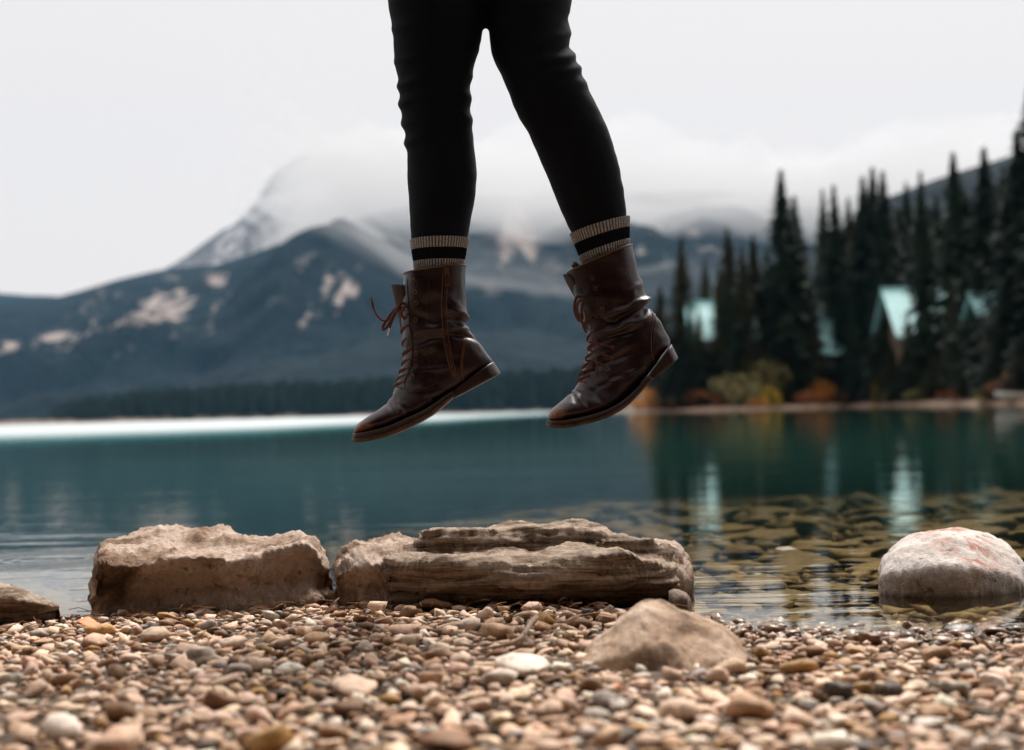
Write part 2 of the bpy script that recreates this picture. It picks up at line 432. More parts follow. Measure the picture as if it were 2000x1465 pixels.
# ------------------------------------------------------------------ mountains
def mountain(name, label, ridge, Yf, Yr, p, mat, amp, nfreq, scree=(), base=-6.0, px0=-900, px1=2900, nx=320, ny=110, ridge_noise=1.0):
    pxs = np.linspace(px0, px1, nx)
    ss = np.concatenate([np.linspace(0, 1, ny), np.linspace(1.06, 1.5, 8)])
    V = np.zeros((len(ss), nx, 3)); S = np.zeros((len(ss), nx))
    for j, px in enumerate(pxs):
        py = lerp_tab(ridge, px)
        zr = W(px, py, Yr).z
        dx = W(px, 804, 1.0).x
        for i, s in enumerate(ss):
            Y = Yf + (Yr - Yf) * s
            X = dx * Y
            q = Vector((X * nfreq, Y * nfreq, 1.7))
            n = fbm(q, 5)
            g = abs(noise.noise(Vector((X * nfreq * 1.6, Y * nfreq * 0.35, 9)))) - 0.25
            if s <= 1:
                z = base + (zr - base) * s ** p + (n * 0.7 + g * 1.1) * amp * (4 * s * (1 - s)) ** 1.7 + ridge_noise * amp * 0.05 * n * s
            else:
                z = zr * (1 - (s - 1) * 0.9) + n * amp * 0.2
            V[i, j] = (X, Y, z)
    for i in range(len(ss)):
        for j in range(nx):
            P = V[i, j] - np.array([0, 0, CAMZ])
            c = CM3.transposed() @ Vector(P)
            u, v = 1000 + F * c.x / -c.z, 732.5 - F * c.y / -c.z
            m_ = 0.0
            for (cx, cy, rx, ry, ang, st) in scree:
                rx, ry = rx * 1.15, ry * 1.25
                a, b = u - cx, v - cy
                ca, sa = math.cos(ang), math.sin(ang)
                e = ((a * ca + b * sa) / rx) ** 2 + ((-a * sa + b * ca) / ry) ** 2
                m_ = max(m_, st * math.exp(-e * 0.7))
            S[i, j] = m_
    o = mesh_obj(name, V, grid_faces(len(ss), nx), mat)
    set_attr(o.data, 'scree', S.ravel())
    return tag(o, label, kind='structure')

mountain('mountain', 'far blue wooded ridge left of the main mountain', [(-900, 540), (-400, 560), (0, 572), (60, 577), (110, 578), (200, 590), (420, 660), (900, 760), (2900, 800)], 2400, 3900, 1.1, M['slope'], 40, 0.003, px1=1100, nx=130, ny=40)
mountain('mountain', 'bare grey rock peak streaked with snow rising into cloud', [(-900, 800), (150, 640), (250, 575), (330, 524), (370, 500), (400, 478), (440, 450), (470, 436), (500, 408), (530, 362), (545, 338), (600, 305), (680, 300), (760, 315), (900, 340), (1100, 370), (1500, 420), (2000, 520), (2900, 700)],
         2300, 3600, 0.9, M['peak'], 60, 0.006, scree=[(480, 480, 130, 55, -0.5, 0.62), (640, 400, 180, 70, -0.5, 0.7), (900, 330, 260, 90, 0, 0.7)], px0=0, px1=2300, nx=220, ny=70)
SCREE = [(330, 600, 250, 60, -0.2, 0.3), (650, 560, 130, 60, 0.3, 0.32), (1000, 470, 200, 90, 0, 0.34), (1330, 480, 120, 60, .3, .3), (120, 680, 160, 50, 0, .26), (320, 605, 60, 24, -0.25, 0.95), (350, 585, 28, 16, -0.5, 0.8), (422, 548, 20, 13, 0.3, 0.95), (270, 596, 34, 12, 0.1, 0.7), (210, 640, 34, 10, -0.3, 0.85), (110, 657, 40, 8, -0.1, 0.75), (335, 640, 10, 22, 0.1, 0.7),
         (205, 570, 14, 9, 0, 0.7), (640, 562, 13, 24, 0.5, 0.85), (668, 572, 10, 20, 0.5, 0.85), (698, 566, 9, 12, 0.4, 0.8), (415, 620, 10, 26, 0.2, 0.55), (20, 680, 24, 16, 0, 0.6), (270, 690, 30, 14, 0.2, 0.5), (600, 500, 26, 8, -0.3, 0.55),
         (1000, 445, 26, 60, 0.1, 0.9), (1030, 480, 20, 40, -0.2, 0.85), (985, 500, 8, 40, 0.35, 0.6), (1250, 490, 14, 12, 0.4, 0.85), (1352, 458, 14, 10, 0.3, 0.8), (1385, 478, 14, 10, 0.6, 0.65), (940, 420, 40, 30, 0, 0.5), (590, 630, 16, 10, 0, 0.4)]
mountain('mountain', 'broad dark forested mountain with pale scree patches under low cloud', [(-900, 690), (-300, 640), (0, 592), (110, 580), (170, 563), (230, 545), (330, 525), (430, 516), (480, 500), (540, 478), (640, 443), (760, 416), (850, 398), (930, 385), (1000, 378), (1100, 372), (1250, 375), (1400, 372), (1600, 385), (2000, 400), (2900, 420)],
         860, 2600, 1.25, M['slope'], 75, 0.0035, scree=SCREE, px0=-700, px1=2500, nx=360, ny=130)
mountain('hill', 'dark low wooded spur behind the far shore', [(-900, 832), (500, 800), (700, 775), (850, 735), (1000, 700), (1150, 662), (1300, 625), (1500, 590), (2900, 560)], 862, 1300, 0.9, M['slope'], 14, 0.009, px0=480, px1=2400, nx=160, ny=40)
mountain('hill', 'dark wooded hillside rising behind the tall conifers', [(1100, 800), (1300, 690), (1450, 590), (1560, 505), (1640, 452), (1740, 387), (1800, 366), (1900, 332), (1960, 313), (2100, 270), (2900, 120)], 260, 800, 0.85, M['slope'], 22, 0.012, px0=1120, px1=2900, nx=150, ny=60)

# far shore: pale strip and a wood that reads as one mass
V, Fc = [], []
xs = np.linspace(-900, 900, 120)
for i, x in enumerate(xs):
    for (dy, z) in ((0, -0.5), (3, 0.9), (30, 2.5), (60, 2.0)):
        V.append((x, 838 + dy + 10 * noise.noise(Vector((x * 0.01, 0, 0))), z))
o = mesh_obj('far_shore', V, grid_faces(120, 4), M['bank'])
tag(o, 'thin pale strip of far lake shore', kind='structure')

def simple_conifer(n=7, tiers=5):
    V, Fc = [], []
    for t in range(tiers):
        z0, z1 = t / tiers * 0.9 + 0.04, min(1.0, (t + 1.7) / tiers * 0.9 + 0.1)
        r = 0.19 * (1 - t / tiers) ** 0.8 + 0.02
        b = len(V)
        for k in range(n):
            a = 2 * math.pi * k / n + t
            rr = r * (0.75 + 0.5 * random.random())
            V.append((rr * math.cos(a), rr * math.sin(a), z0 - 0.03 * random.random()))
        V.append((0, 0, z1))
        Fc += [[b + k, b + (k + 1) % n, b + n] for k in range(n)]
    return np.array(V), np.array(Fc)
def scatter_far(px_lo, px_hi, n, Y0, Y1, hts, top=None):
    Vs, Fs, o_ = [], [], 0
    base = [simple_conifer() for _ in range(5)]
    for i in range(n):
        px = random.uniform(px_lo, px_hi); Y = random.uniform(Y0, Y1)
        h = random.uniform(*hts)
        if top is not None: h *= float(lerp_tab(top, px))
        if h < 1.5: continue
        v, f = base[i % 5]
        z0 = 1.5 + (Y - Y0) * 0.06
        a = random.random() * 6.28; c_, s_ = math.cos(a), math.sin(a)
        vv = np.column_stack([v[:, 0] * c_ - v[:, 1] * s_, v[:, 0] * s_ + v[:, 1] * c_, v[:, 2]]) * np.array([h * 1.15, h * 1.15, h])
        vv += np.array([W(px, 800, 1.0).x * Y, Y, z0])
        Vs.append(vv); Fs.append(f + o_); o_ += len(v)
    return np.vstack(Vs), np.vstack(Fs)
V, Fc = scatter_far(-600, 1500, 3600, 842, 1010, (11, 19), [(-600, 0.5), (0, 0.1), (90, 0.12), (160, 0.5), (300, 0.8), (600, 1.0), (900, 1.15), (1250, 1.2), (1500, 1.2)])
o = mesh_obj('far_wood', V, Fc, M['farwood'], smooth=False)
tag(o, 'dark band of conifer wood along the far lake shore', 'wood', kind='stuff')

# ------------------------------------------------------------------ the wooded point on the right
PSH = [(1205, 175), (1225, 150), (1250, 130), (1350, 124), (1450, 121), (1643, 126), (1800, 110), (1900, 95), (2000, 82), (2200, 66), (2600, 50)]
def pshore(px): return float(lerp_tab(PSH, px))
def point_z(px, Y):
    d = Y - pshore(px)
    return float(np.interp(d, [-3, 0, 1.2, 5, 20, 60, 200], [-1.2, -0.05, 0.22, 0.5, 2.2, 5.5, 14]))
rows = [-3, 0, 0.6, 1.2, 3, 5, 10, 20, 40, 60, 100, 180]
pxs = np.concatenate([np.linspace(1195, 2100, 90), np.linspace(2130, 3200, 20)])
V = []
for d in rows:
    for px in pxs:
        e = max(0.0, min(1.0, (px - 1205) / 170)) ** 1.3
        Y = pshore(px) + d * (0.3 + 0.7 * e)
        z = point_z(px, pshore(px) + d) * (e if d > 5 else max(e, .55)) + (0.12 * noise.noise(Vector((px * 0.05, d, 0))) if d > 0 else 0)
        V.append((W(px, 800, 1.0).x * Y, Y, z))
o = mesh_obj('wooded_point', V, grid_faces(len(rows), len(pxs)), M['point'])
set_attr(o.data, 'sand', np.repeat([1, 1, 1, 1, .55, 0, 0, 0, 0, 0, 0, 0], len(pxs)))
tag(o, 'low wooded point with a pale sandy shore', kind='structure')

def conifer_meshes(seed, slim, dense, mat, tag_):
    rnd = random.Random(seed)
    V, Fc = [], []
    nb = int(520 * dense)
    for b in range(nb):
        u = (b + rnd.random()) / nb
        h = 0.05 + 0.95 * u ** 0.93
        rad = slim * 1.12 * ((1 - h) ** 0.85) * (0.5 + 0.75 * rnd.random()) * min(1, .35 + (1 - h) * 5) + 0.002
        if h < 0.15: rad *= 0.75
        a = rnd.random() * 6.283
        dx, dy = math.cos(a), math.sin(a)
        droop = rnd.uniform(0.1, 0.45)
        for k in range(9):
            t = (k + rnd.random()) / 9
            cx, cy, cz = dx * rad * t, dy * rad * t, h - droop * rad * t * t + rnd.uniform(-0.004, 0.006)
            L = rnd.uniform(0.015, 0.04) * (1.2 - 0.5 * t) * (0.3 + 0.8 * (1 - h) ** 0.7); wd = L * rnd.uniform(0.35, 0.7)
            ya = a + rnd.uniform(-1.1, 1.1)
            ex, ey = math.cos(ya), math.sin(ya)
            nx_, ny_ = -ey, ex
            i0 = len(V)
            dz = -L * rnd.uniform(0.1, 0.7)
            V += [(cx - nx_ * wd, cy - ny_ * wd, cz + rnd.uniform(-.006, .006)), (cx + nx_ * wd, cy + ny_ * wd, cz + rnd.uniform(-.006, .006)), (cx + ex * L * 1.3, cy + ey * L * 1.3, cz + dz), (cx - ex * L * .5, cy - ey * L * .5, cz + L * 0.5)]
            Fc += [[i0, i0 + 1, i0 + 2], [i0, i0 + 3, i0 + 1]]
    cr = np_mesh('crown_' + tag_, np.array(V), np.array(Fc), False); cr.materials.append(mat)
    tp, tf = tube([(0, 0, -0.02), (0.002, 0, 0.3), (-0.001, 0.001, 0.7), (0, 0, 0.985)], [0.014, 0.011, 0.006, 0.0015], 7)
    limbs = [(tp, tf)]
    for k in range(16):
        h = rnd.uniform(0.08, 0.9); a = rnd.random() * 6.28; L = slim * (1 - h) ** 0.75 * 0.7
        limbs.append(tube([(0, 0, h), (math.cos(a) * L, math.sin(a) * L, h - 0.25 * L)], [0.003, 0.001], 4))
    v, f = merge(limbs)
    tk = np_mesh('trunk_' + tag_, v, f); tk.materials.append(M['bark'])
    return cr, tk
VAR = [conifer_meshes(1, 0.15, 1.0, M['needles'][0], 'a'), conifer_meshes(2, 0.19, 1.15, M['needles'][2], 'b'), conifer_meshes(3, 0.23, 1.2, M['needles'][1], 'c'), conifer_meshes(4, 0.21, 1.1, M['needles'][0], 'd'), conifer_meshes(5, 0.25, 1.25, M['needles'][2], 'e'), conifer_meshes(6, 0.165, 1.0, M['needles'][1], 'f')]
def conifer(x, y, z, h, var, label, group=None, wide=1.0):
    e = empty('conifer_tree', (x, y, z)); e.scale = (h * wide, h * wide, h); e.rotation_euler = (0, 0, random.random() * 6.28)
    cr, tk = VAR[var]
    link(bpy.data.objects.new('crown', cr), e); link(bpy.data.objects.new('trunk', tk), e)
    return tag(e, label, 'tree', group)
TREES = [  # top pixel x, y, metres behind the shore, variant, width factor, label
    (1330, 463, 9, 5, 1.0, 'slim olive conifer with a knobbly tip at the open end of the wooded point'),
    (1289, 556, 8, 2, 1.0, 'short bushy conifer, outermost tree of the wooded point'),
    (1376, 503, 34, 2, 0.75, 'reddish brown dying conifer beside the slim olive conifer'),
    (1421, 447, 11, 5, 1.15, 'olive green conifer with a rounded top left of the lone tall spire'),
    (1449, 480, 9, 5, 1.0, None), (1470, 458, 12, 5, 1.1, 'narrow olive conifer just left of the lone tall spire'), (1497, 484, 14, 1, 0.9, None),
    (1524, 335, 8, 0, 1.15, 'tallest lone dark spire conifer standing clear before the misty mountain'),
    (1551, 385, 10, 0, 1.1, 'dark conifer leaning close against the right of the lone tall spire'), (1562, 470, 7, 5, 1.0, None),
    (1606, 372, 36, 0, 0.85, 'slender dark conifer, left one of a tight pair after the gap'), (1628, 364, 9, 0, 0.9, 'slender dark conifer, right one of a tight pair after the gap'),
    (1657, 388, 14, 5, 0.9, None), (1684, 346, 10, 1, 0.9, 'dark flat-topped conifer beginning the dense stand'), (1703, 330, 13, 0, 1.1, 'dark conifer with a thin needle tip in the dense stand'), (1723, 335, 11, 1, 0.85, 'dark conifer with a blunt tip beside the thin needle tip'),
    (1757, 412, 40, 2, 1.1, 'rounded olive conifer behind the largest teal roof'), (1769, 357, 44, 3, 0.8, None), (1797, 338, 5, 0, 0.8, 'broad dark conifer standing before the largest teal roof'),
    (1828, 380, 46, 4, 0.8, None), (1861, 300, 12, 3, 0.95, 'tall pointed conifer with wide skirts before the wooded hillside'), (1890, 390, 16, 4, 0.8, None),
    (1921, 290, 11, 1, 1.0, 'tall dark conifer with a sharp tip before the hillside crest'), (1957, 330, 14, 4, 0.8, None), (1986, 255, 12, 4, 0.9, 'huge black conifer overtopping the hillside'), (2010, 170, 14, 4, 0.9, 'highest black conifer at the end of the dense stand'),
    (2060, 230, 12, 4, 0.9, None), (2110, 190, 14, 1, 1.0, None), (2170, 260, 10, 3, 1.0, None), (2240, 220, 14, 4, 1.0, None)]
for k in range(100):          # the darker rows behind
    px = random.uniform(1290, 2150)
    if 1572 < px < 1592: continue
    t_ = float(lerp_tab([(1290, 600), (1340, 520), (1500, 500), (1600, 450), (1700, 400), (1800, 390), (1900, 350), (2150, 280)], px)) + random.uniform(0, 110)
    if px < 1660: TREES.append((px, t_ + 20, random.uniform(13, 32), random.choice([1, 3, 4]), 0.8, None))
    else: TREES.append((px, t_, random.uniform(18, 45), random.choice([1, 3, 4]), 0.85, None))
TREES += [(1364, 602, 4, 5, .5, None), (1772, 612, 4, 5, .5, None), (1404, 525, 6, 5, .9, None), (1424, 545, 6, 0, 1.0, None), (1348, 590, 5, 0, .9, None), (1586, 596, 5, 5, .6, None), (1640, 540, 6, 1, .8, None), (1716, 520, 6, 1, .9, None), (1733, 585, 5, 0, 1, None), (1858, 540, 5, 5, .9, None), (1880, 520, 6, 4, .8, None), (1907, 500, 6, 4, .8, None), (1964, 540, 5, 4, .7, None), (1664, 560, 6, 3, .8, None)]
for k in range(70):          # young low conifers closing the front
    px = random.uniform(1296, 2150)
    TREES.append((px, random.uniform(652, 728), random.uniform(3.5, 8), random.choice([2, 4]), 1.1, None))
GAPS = [(1350, 1392), (1434, 1450), (1564, 1604), (1680, 1700), (1744, 1786), (1812, 1838), (1930, 1955)]
for (px, py, back, var, wd, lab) in TREES:
    if lab is None and 9 < back < 36 and py < 690 and any(a < px < b for a, b in GAPS): back += 34
    Y = pshore(px) + back
    tip = W(px, py, Y)
    zb = point_z(px, Y) - 0.1
    small = tip.z - zb < 9
    lab_, grp = (lab, 'conifers on the wooded point') if lab else (('low young conifer filling the foot of the wooded point', 'low young conifers') if small else ('dark conifer crowded in the stand on the wooded point', 'conifers crowded on the wooded point'))
    conifer(tip.x, Y, zb, tip.z - zb, var, lab_, grp, wd * 18 / max(tip.z - zb, 9) if small else wd)

# unseen tall conifers, added behind the beach to shade the camera's side
for k in range(64):
    x = -27 + 0.84 * k + random.uniform(-0.5, 0.5); y = (-9.5, -12.5, -15.5, -18.5)[k % 4] + random.uniform(-.8, .8)
    conifer(x, y, float(ground_z(x, y)) - 0.1, random.uniform(22, 29), random.choice([3, 4]), 'tall unseen conifer added behind the pebble beach for shade', 'added shade conifers behind the beach', 1.0)

# shrubs along the point
def shrub_mesh(seed, mat):
    rnd = random.Random(seed); V, Fc = [], []
    cl = [(rnd.gauss(0, .45), rnd.gauss(0, .4), rnd.uniform(.25, .8), rnd.uniform(.22, .4)) for _ in range(13)]
    for (cx, cy, cz, cr) in cl:
        for k in range(60):
            d = Vector((rnd.gauss(0, 1), rnd.gauss(0, 1), rnd.gauss(0, 1))).normalized() * cr * rnd.uniform(.5, 1.05)
            p_ = Vector((cx, cy, cz)) + d; p_.z = max(.02, p_.z * (1 - .25 * (cx * cx + cy * cy)))
            s = rnd.uniform(.04, .09)
            t1 = Vector((rnd.gauss(0, 1), rnd.gauss(0, 1), rnd.gauss(0, 1))).normalized() * s; t2 = t1.orthogonal().normalized() * s * .6
            i0 = len(V); V += [p_ - t1, p_ + t2, p_ + t1, p_ - t2]; Fc.append([i0, i0 + 1, i0 + 2, i0 + 3])
    me = np_mesh('foliage', np.array([tuple(v) for v in V]), np.array(Fc), False); me.materials.append(mat)
    st = [tube([(0, 0, -.05), (c_[0] * .5, c_[1] * .5, c_[2] * .5), (c_[0], c_[1], c_[2])], [.02, .014, .006], 5) for c_ in cl[:8]]
    v, f = merge(st); ms = np_mesh('stem', v, f); ms.materials.append(M['bark'])
    return me, ms
SHR = {k: shrub_mesh(i + 20, M[k]) for i, k in enumerate(('orange', 'yellow', 'olive', 'rust'))}
def shrub(px, pyb, back, wpx, hpx, kind, label):
    Y = pshore(px) + back; s = Y / F
    e = empty('shrub', (W(px, 800, 1.0).x * Y, Y, point_z(px, Y) - .05))
    e.scale = (wpx * s / 1.7, wpx * s / 1.7, hpx * s / 0.95); e.rotation_euler = (0, 0, random.random() * 6)
    fo, st = SHR[kind]
    link(bpy.data.objects.new('foliage', fo), e); link(bpy.data.objects.new('stem', st), e)
    tag(e, label, 'shrub', 'autumn shrubs along the wooded point')
for a in [(1275, 0, 2.0, 50, 40, 'orange', 'orange shrub at the outermost end of the wooded point'), (1245, 0, 2.5, 34, 22, 'orange', 'low orange shrub by the water at the very tip of the point'),
          (1318, 0, 2.2, 46, 24, 'rust', 'low rusty shrub next to the outermost orange shrub'), (1360, 0, 3, 50, 40, 'rust', 'rusty brown shrub under the slim olive conifer'),
          (1440, 0, 2.2, 95, 62, 'olive', 'large olive shrub mound below the lone tall spire conifer'), (1492, 0, 3.5, 90, 84, 'olive', 'highest olive brown shrub at the foot of the lone tall spire'),
          (1502, 0, 1.5, 40, 36, 'yellow', 'bright yellow shrub in front of the olive shrub mound'), (1478, 0, 1.3, 40, 20, 'orange', 'low orange shrub beside the bright yellow shrub'),
          (1608, 0, 2.5, 52, 44, 'orange', 'golden orange round shrub under the tight pair of conifers'), (1575, 0, 2.5, 44, 30, 'rust', 'rusty shrub left of the golden orange round shrub'),
          (1712, 0, 2, 24, 42, 'yellow', 'small upright yellow shrub under the dense stand'), (1740, 0, 1.8, 40, 24, 'olive', 'low olive shrub next to the upright yellow shrub'),
          (1800, 0, 2, 60, 26, 'olive', 'low dark olive shrub along the shaded shore'), (1930, 0, 2, 50, 26, 'yellow', 'low yellow shrub beside the pale boat'), (1960, 0, 3.2, 60, 44, 'rust', 'red brown shrub behind the pale boat'), (1990, 0, 4, 60, 52, 'orange', 'tall rusty orange shrub above the pale boat'),
          (1870, 0, 3, 60, 24, 'rust', 'low rusty shrub under the tall pointed conifer'), (1400, 0, 3, 40, 34, 'rust', 'dull rusty shrub left of the olive shrub mound'), (1660, 0, 3, 50, 26, 'rust', 'low dark rusty shrub right of the golden orange shrub')]:
    shrub(*a)

# lodges with teal roofs between the trees
def lodge(px, py_ridge, Y, wpx, rpx, label, yaw=0.0, chim=True, py_base=735):
    s = Y / F
    Wd, rh = wpx * s, rpx * s
    top = W(px, py_ridge, Y)
    zb = point_z(px, Y) - 0.4
    H = top.z - rh - zb
    e = empty('lodge', (top.x, Y, zb)); e.rotation_euler = (0, 0, yaw)
    dp = rh * 1.15
    def P(name, v, f, mat, par=e):
        me = np_mesh(name, v, f, False); me.materials.append(mat); return link(bpy.data.objects.new(name, me), par)
    v, f = box(-Wd / 2 + .3, Wd / 2 - .3, -dp + .4, dp - .4, 0, H)
    v = np.vstack([v, [(-Wd / 2 + .3, 0, H + rh * .8), (Wd / 2 - .3, 0, H + rh * .8)]]); f = f + [[4, 6, 8], [5, 9, 7]]
    wall = P('wall', v, f, M['timber'])
    t = .18
    prof = [(-dp - .4, H - rh * .25), (0, H + rh), (dp + .4, H - rh * .25), (dp + .4, H - rh * .25 - t), (0, H + rh - t * 1.4), (-dp - .4, H - rh * .25 - t)]
    v = [(x, y, z) for x in (-Wd / 2 - .3, Wd / 2 + .3) for (y, z) in prof]
    roof = P('roof', v, [[0, 1, 7, 6], [1, 2, 8, 7], [2, 3, 9, 8], [3, 4, 10, 9], [4, 5, 11, 10], [5, 0, 6, 11], [0, 5, 4, 1], [1, 4, 3, 2], [6, 7, 10, 11], [7, 8, 9, 10]], M['roof'])
    v, f = box(-Wd / 2 - .35, Wd / 2 + .35, -.14, .14, H + rh - .06, H + rh + .1); P('ridge_cap', v, f, M['roof'], roof)
    if chim:
        v, f = box(Wd * .2, Wd * .2 + .8, .3, 1.1, H, H + rh + .9); P('chimney', v, f, M['stonework'], roof)
    n = max(2, int(Wd / 2.6))
    for k in range(n):
        cx = -Wd / 2 + Wd * (k + .5) / n
        for z0 in ([1.0] if H < 4.5 else [1.0, H - 1.9]):
            if k == n // 2 and z0 == 1.0:
                v, f = box(cx - .5, cx + .5, -dp + .33, -dp + .42, 0, 2.1); d_ = P('door', v, f, M['white'])
                v, f = box(cx + .32, cx + .4, -dp + .27, -dp + .33, 1.0, 1.12); P('handle', v, f, M['brass'], d_)
                continue
            v, f = box(cx - .6, cx + .6, -dp + .33, -dp + .42, z0, z0 + 1.3); wn = P('window', v, f, M['white'])
            for sx in (-1, 1):
                v, f = box(cx + sx * .29 - .25, cx + sx * .29 + .25, -dp + .3, -dp + .34, z0 + .1, z0 + 1.2); P('pane', v, f, M['pane'], wn)
    return tag(e, label, 'lodge', 'teal roofed lodges among the conifers')
lodge(1378, 588, 134, 75, 62, 'small teal roofed lodge behind the slim olive conifer')
lodge(1448, 622, 132, 45, 34, 'lowest teal roofed lodge half hidden left of the lone tall spire', chim=False)
lodge(1592, 610, 135, 70, 66, 'teal roofed lodge showing in the gap right of the lone tall spire')
lodge(1690, 612, 134, 50, 36, 'teal roofed lodge at the foot of the dense stand', chim=False)
lodge(1795, 562, 121, 135, 78, 'largest pale teal roofed lodge in the dense stand')
lodge(1945, 572, 100, 90, 36, 'dim teal roofed lodge under the huge black conifer', chim=False)

# pale boat on the bank
def boat():
    Y = pshore(2005) + 1.6; c_ = W(2012, 766, Y); L = 2.2
    e = empty('rowing_boat', (c_.x, Y, point_z(2010, Y) + .02)); e.rotation_euler = (0, 0, R(8))
    n = 24; V = []
    for i in range(n):
        u = i / (n - 1) * 2 - 1
        wd = .42 * (1 - abs(u) ** 2.6) + .012; sh = .36 + .16 * u * u; kz = .05 + .16 * abs(u) ** 3
        for k in range(9):
            a = (k / 8 - .5) * 2
            V.append((u * L, wd * math.copysign(abs(a) ** .75, a), kz + (sh - kz) * abs(a) ** 2.4))
    me = np_mesh('hull', V, grid_faces(n, 9)); me.materials.append(M['white'])
    h = link(bpy.data.objects.new('hull', me), e)
    sm = h.modifiers.new('thick', 'SOLIDIFY'); sm.thickness = .03
    for x in (-.9, .2, 1.0):
        v, f = box(x - .12, x + .12, -.33, .33, .3, .33); me = np_mesh('thwart', v, f, False); me.materials.append(M['timber']); link(bpy.data.objects.new('thwart', me), e)
    for s_ in (-1, 1):
        rail = [tuple(np.array(V[i * 9 + (0 if s_ < 0 else 8)]) + np.array([0, 0, .01])) for i in range(n)]
        v, f = tube(rail, .022, 6); me = np_mesh('gunwale', v, f); me.materials.append(M['timber']); link(bpy.data.objects.new('gunwale', me), e)
    tag(e, 'pale boat drawn up on the bank by the rusty shrubs', 'boat')
boat()

# ------------------------------------------------------------------ boulders by the water
def rock(name, label, stations, mat, n_along=150, n_round=90, amp=0.006, freq=14, strata=None, seed=0, cat='rock', stain=None, group=None, ridged=0.5, sink=-0.06, detail=1.0, undercut=0.0, soft=2, step=False):
    """stations: (px, [(py, Y) front base ... back]) ; closed below ground"""
    C = []
    for px, prof in stations:
        if step:
            prof = list(prof); prof[4] = (prof[3][0] - 3, prof[3][1] + .012); prof[5] = (prof[5][0], prof[4][1] + .022)
        if undercut:
            (pa, ya), (pb, yb) = prof[0], prof[1]; prof = [(pa, ya + undercut * .6), (pa * .5 + pb * .5, (ya + yb) / 2 + undercut), (pa * .2 + pb * .8, yb + undercut * .35)] + list(prof[1:])
        row = [W(px, py, Y) for (py, Y) in prof]
        a, b = row[0].copy(), row[-1].copy(); a.z = sink; b.z = sink
        C.append([tuple(q) for q in ([a] + row + [b])])
    C = np.array(C)                                   # stations x k x 3
    k = C.shape[1]
    C2 = catmull(C.reshape(len(C), -1), n_along).reshape(n_along, k, 3)
    V = []
    for i in range(n_along):
        P = np.vstack([C2[i], C2[i][:1]])
        seg = np.linalg.norm(np.diff(P, axis=0), axis=1); s = np.concatenate([[0], np.cumsum(seg)])
        t = np.linspace(0, s[-1], n_round, endpoint=False)
        ring = np.column_stack([np.interp(t, s, P[:, c]) for c in range(3)])
        for _ in range(soft):
            ring = (np.roll(ring, 1, 0) + 2 * ring + np.roll(ring, -1, 0)) / 4
        V.append(ring)
    V = np.array(V)
    for e_, sgn in ((0, 1), (n_along - 1, -1)):       # round the ends off
        c_ = V[e_].mean(0)
        for q in range(5):
            i = e_ + sgn * q
            V[i] = c_ * 0 + V[i].mean(0) + (V[i] - V[i].mean(0)) * math.sqrt(max(0.0, 1 - (1 - (q + .15) / 5) ** 2))
    V = V.reshape(-1, 3); Fc = grid_faces(n_along, n_round, True)
    N = vnormals(V, Fc)
    cen = V.mean(0)
    if np.mean(np.sum(N * (V - cen), 1)) < 0:
        Fc = Fc[:, ::-1]; N = -N
    so = Vector((seed * 3.1, seed * 1.7, seed))
    D = np.zeros(len(V))
    for i, p in enumerate(V):
        q = Vector(p) * freq + so
        d = fbm(q, 4) * 1.0 + ridged * (0.35 - abs(noise.noise(q * 0.7))) * 1.6
        d += detail * 0.30 * fbm(q * 5.3, 3) - detail * 0.5 * max(0, noise.noise(q * 3.1) - 0.35)
        if strata:
            ql = Vector((p[0] * strata[1], p[1] * strata[1], (p[2] + 0.012 * noise.noise(Vector((p[0] * 5, p[1] * 5, 0)))) * strata[2])) + so
            d += strata[0] * (fbm(ql, 4) - 0.9 * abs(noise.noise(ql * 0.6)) + .2)
        D[i] = d
    V = V + N * (D * amp)[:, None]
    org = Vector((float(cen[0]), float(cen[1]), 0.0))
    me = np_mesh(name, V - np.array(org), Fc)
    me.materials.append(mat)
    zz = V[:, 2] + 0.006 * np.array([noise.noise(Vector(p) * 25) for p in V])
    set_attr(me, 'wet', 1 - smooth01(0.002, 0.010 if mat is M['pale'] else 0.018, zz))
    st_ = np.zeros(len(V))
    if stain:
        c_ = W(*stain[:3]); st_ = np.exp(-((V[:, 0] - c_.x) ** 2 + (V[:, 2] - c_.z) ** 2 * 1.5) / stain[3] ** 2)
    set_attr(me, 'stain', st_)
    o = link(bpy.data.objects.new(name, me)); o.location = org
    return tag(o, label, cat, group)

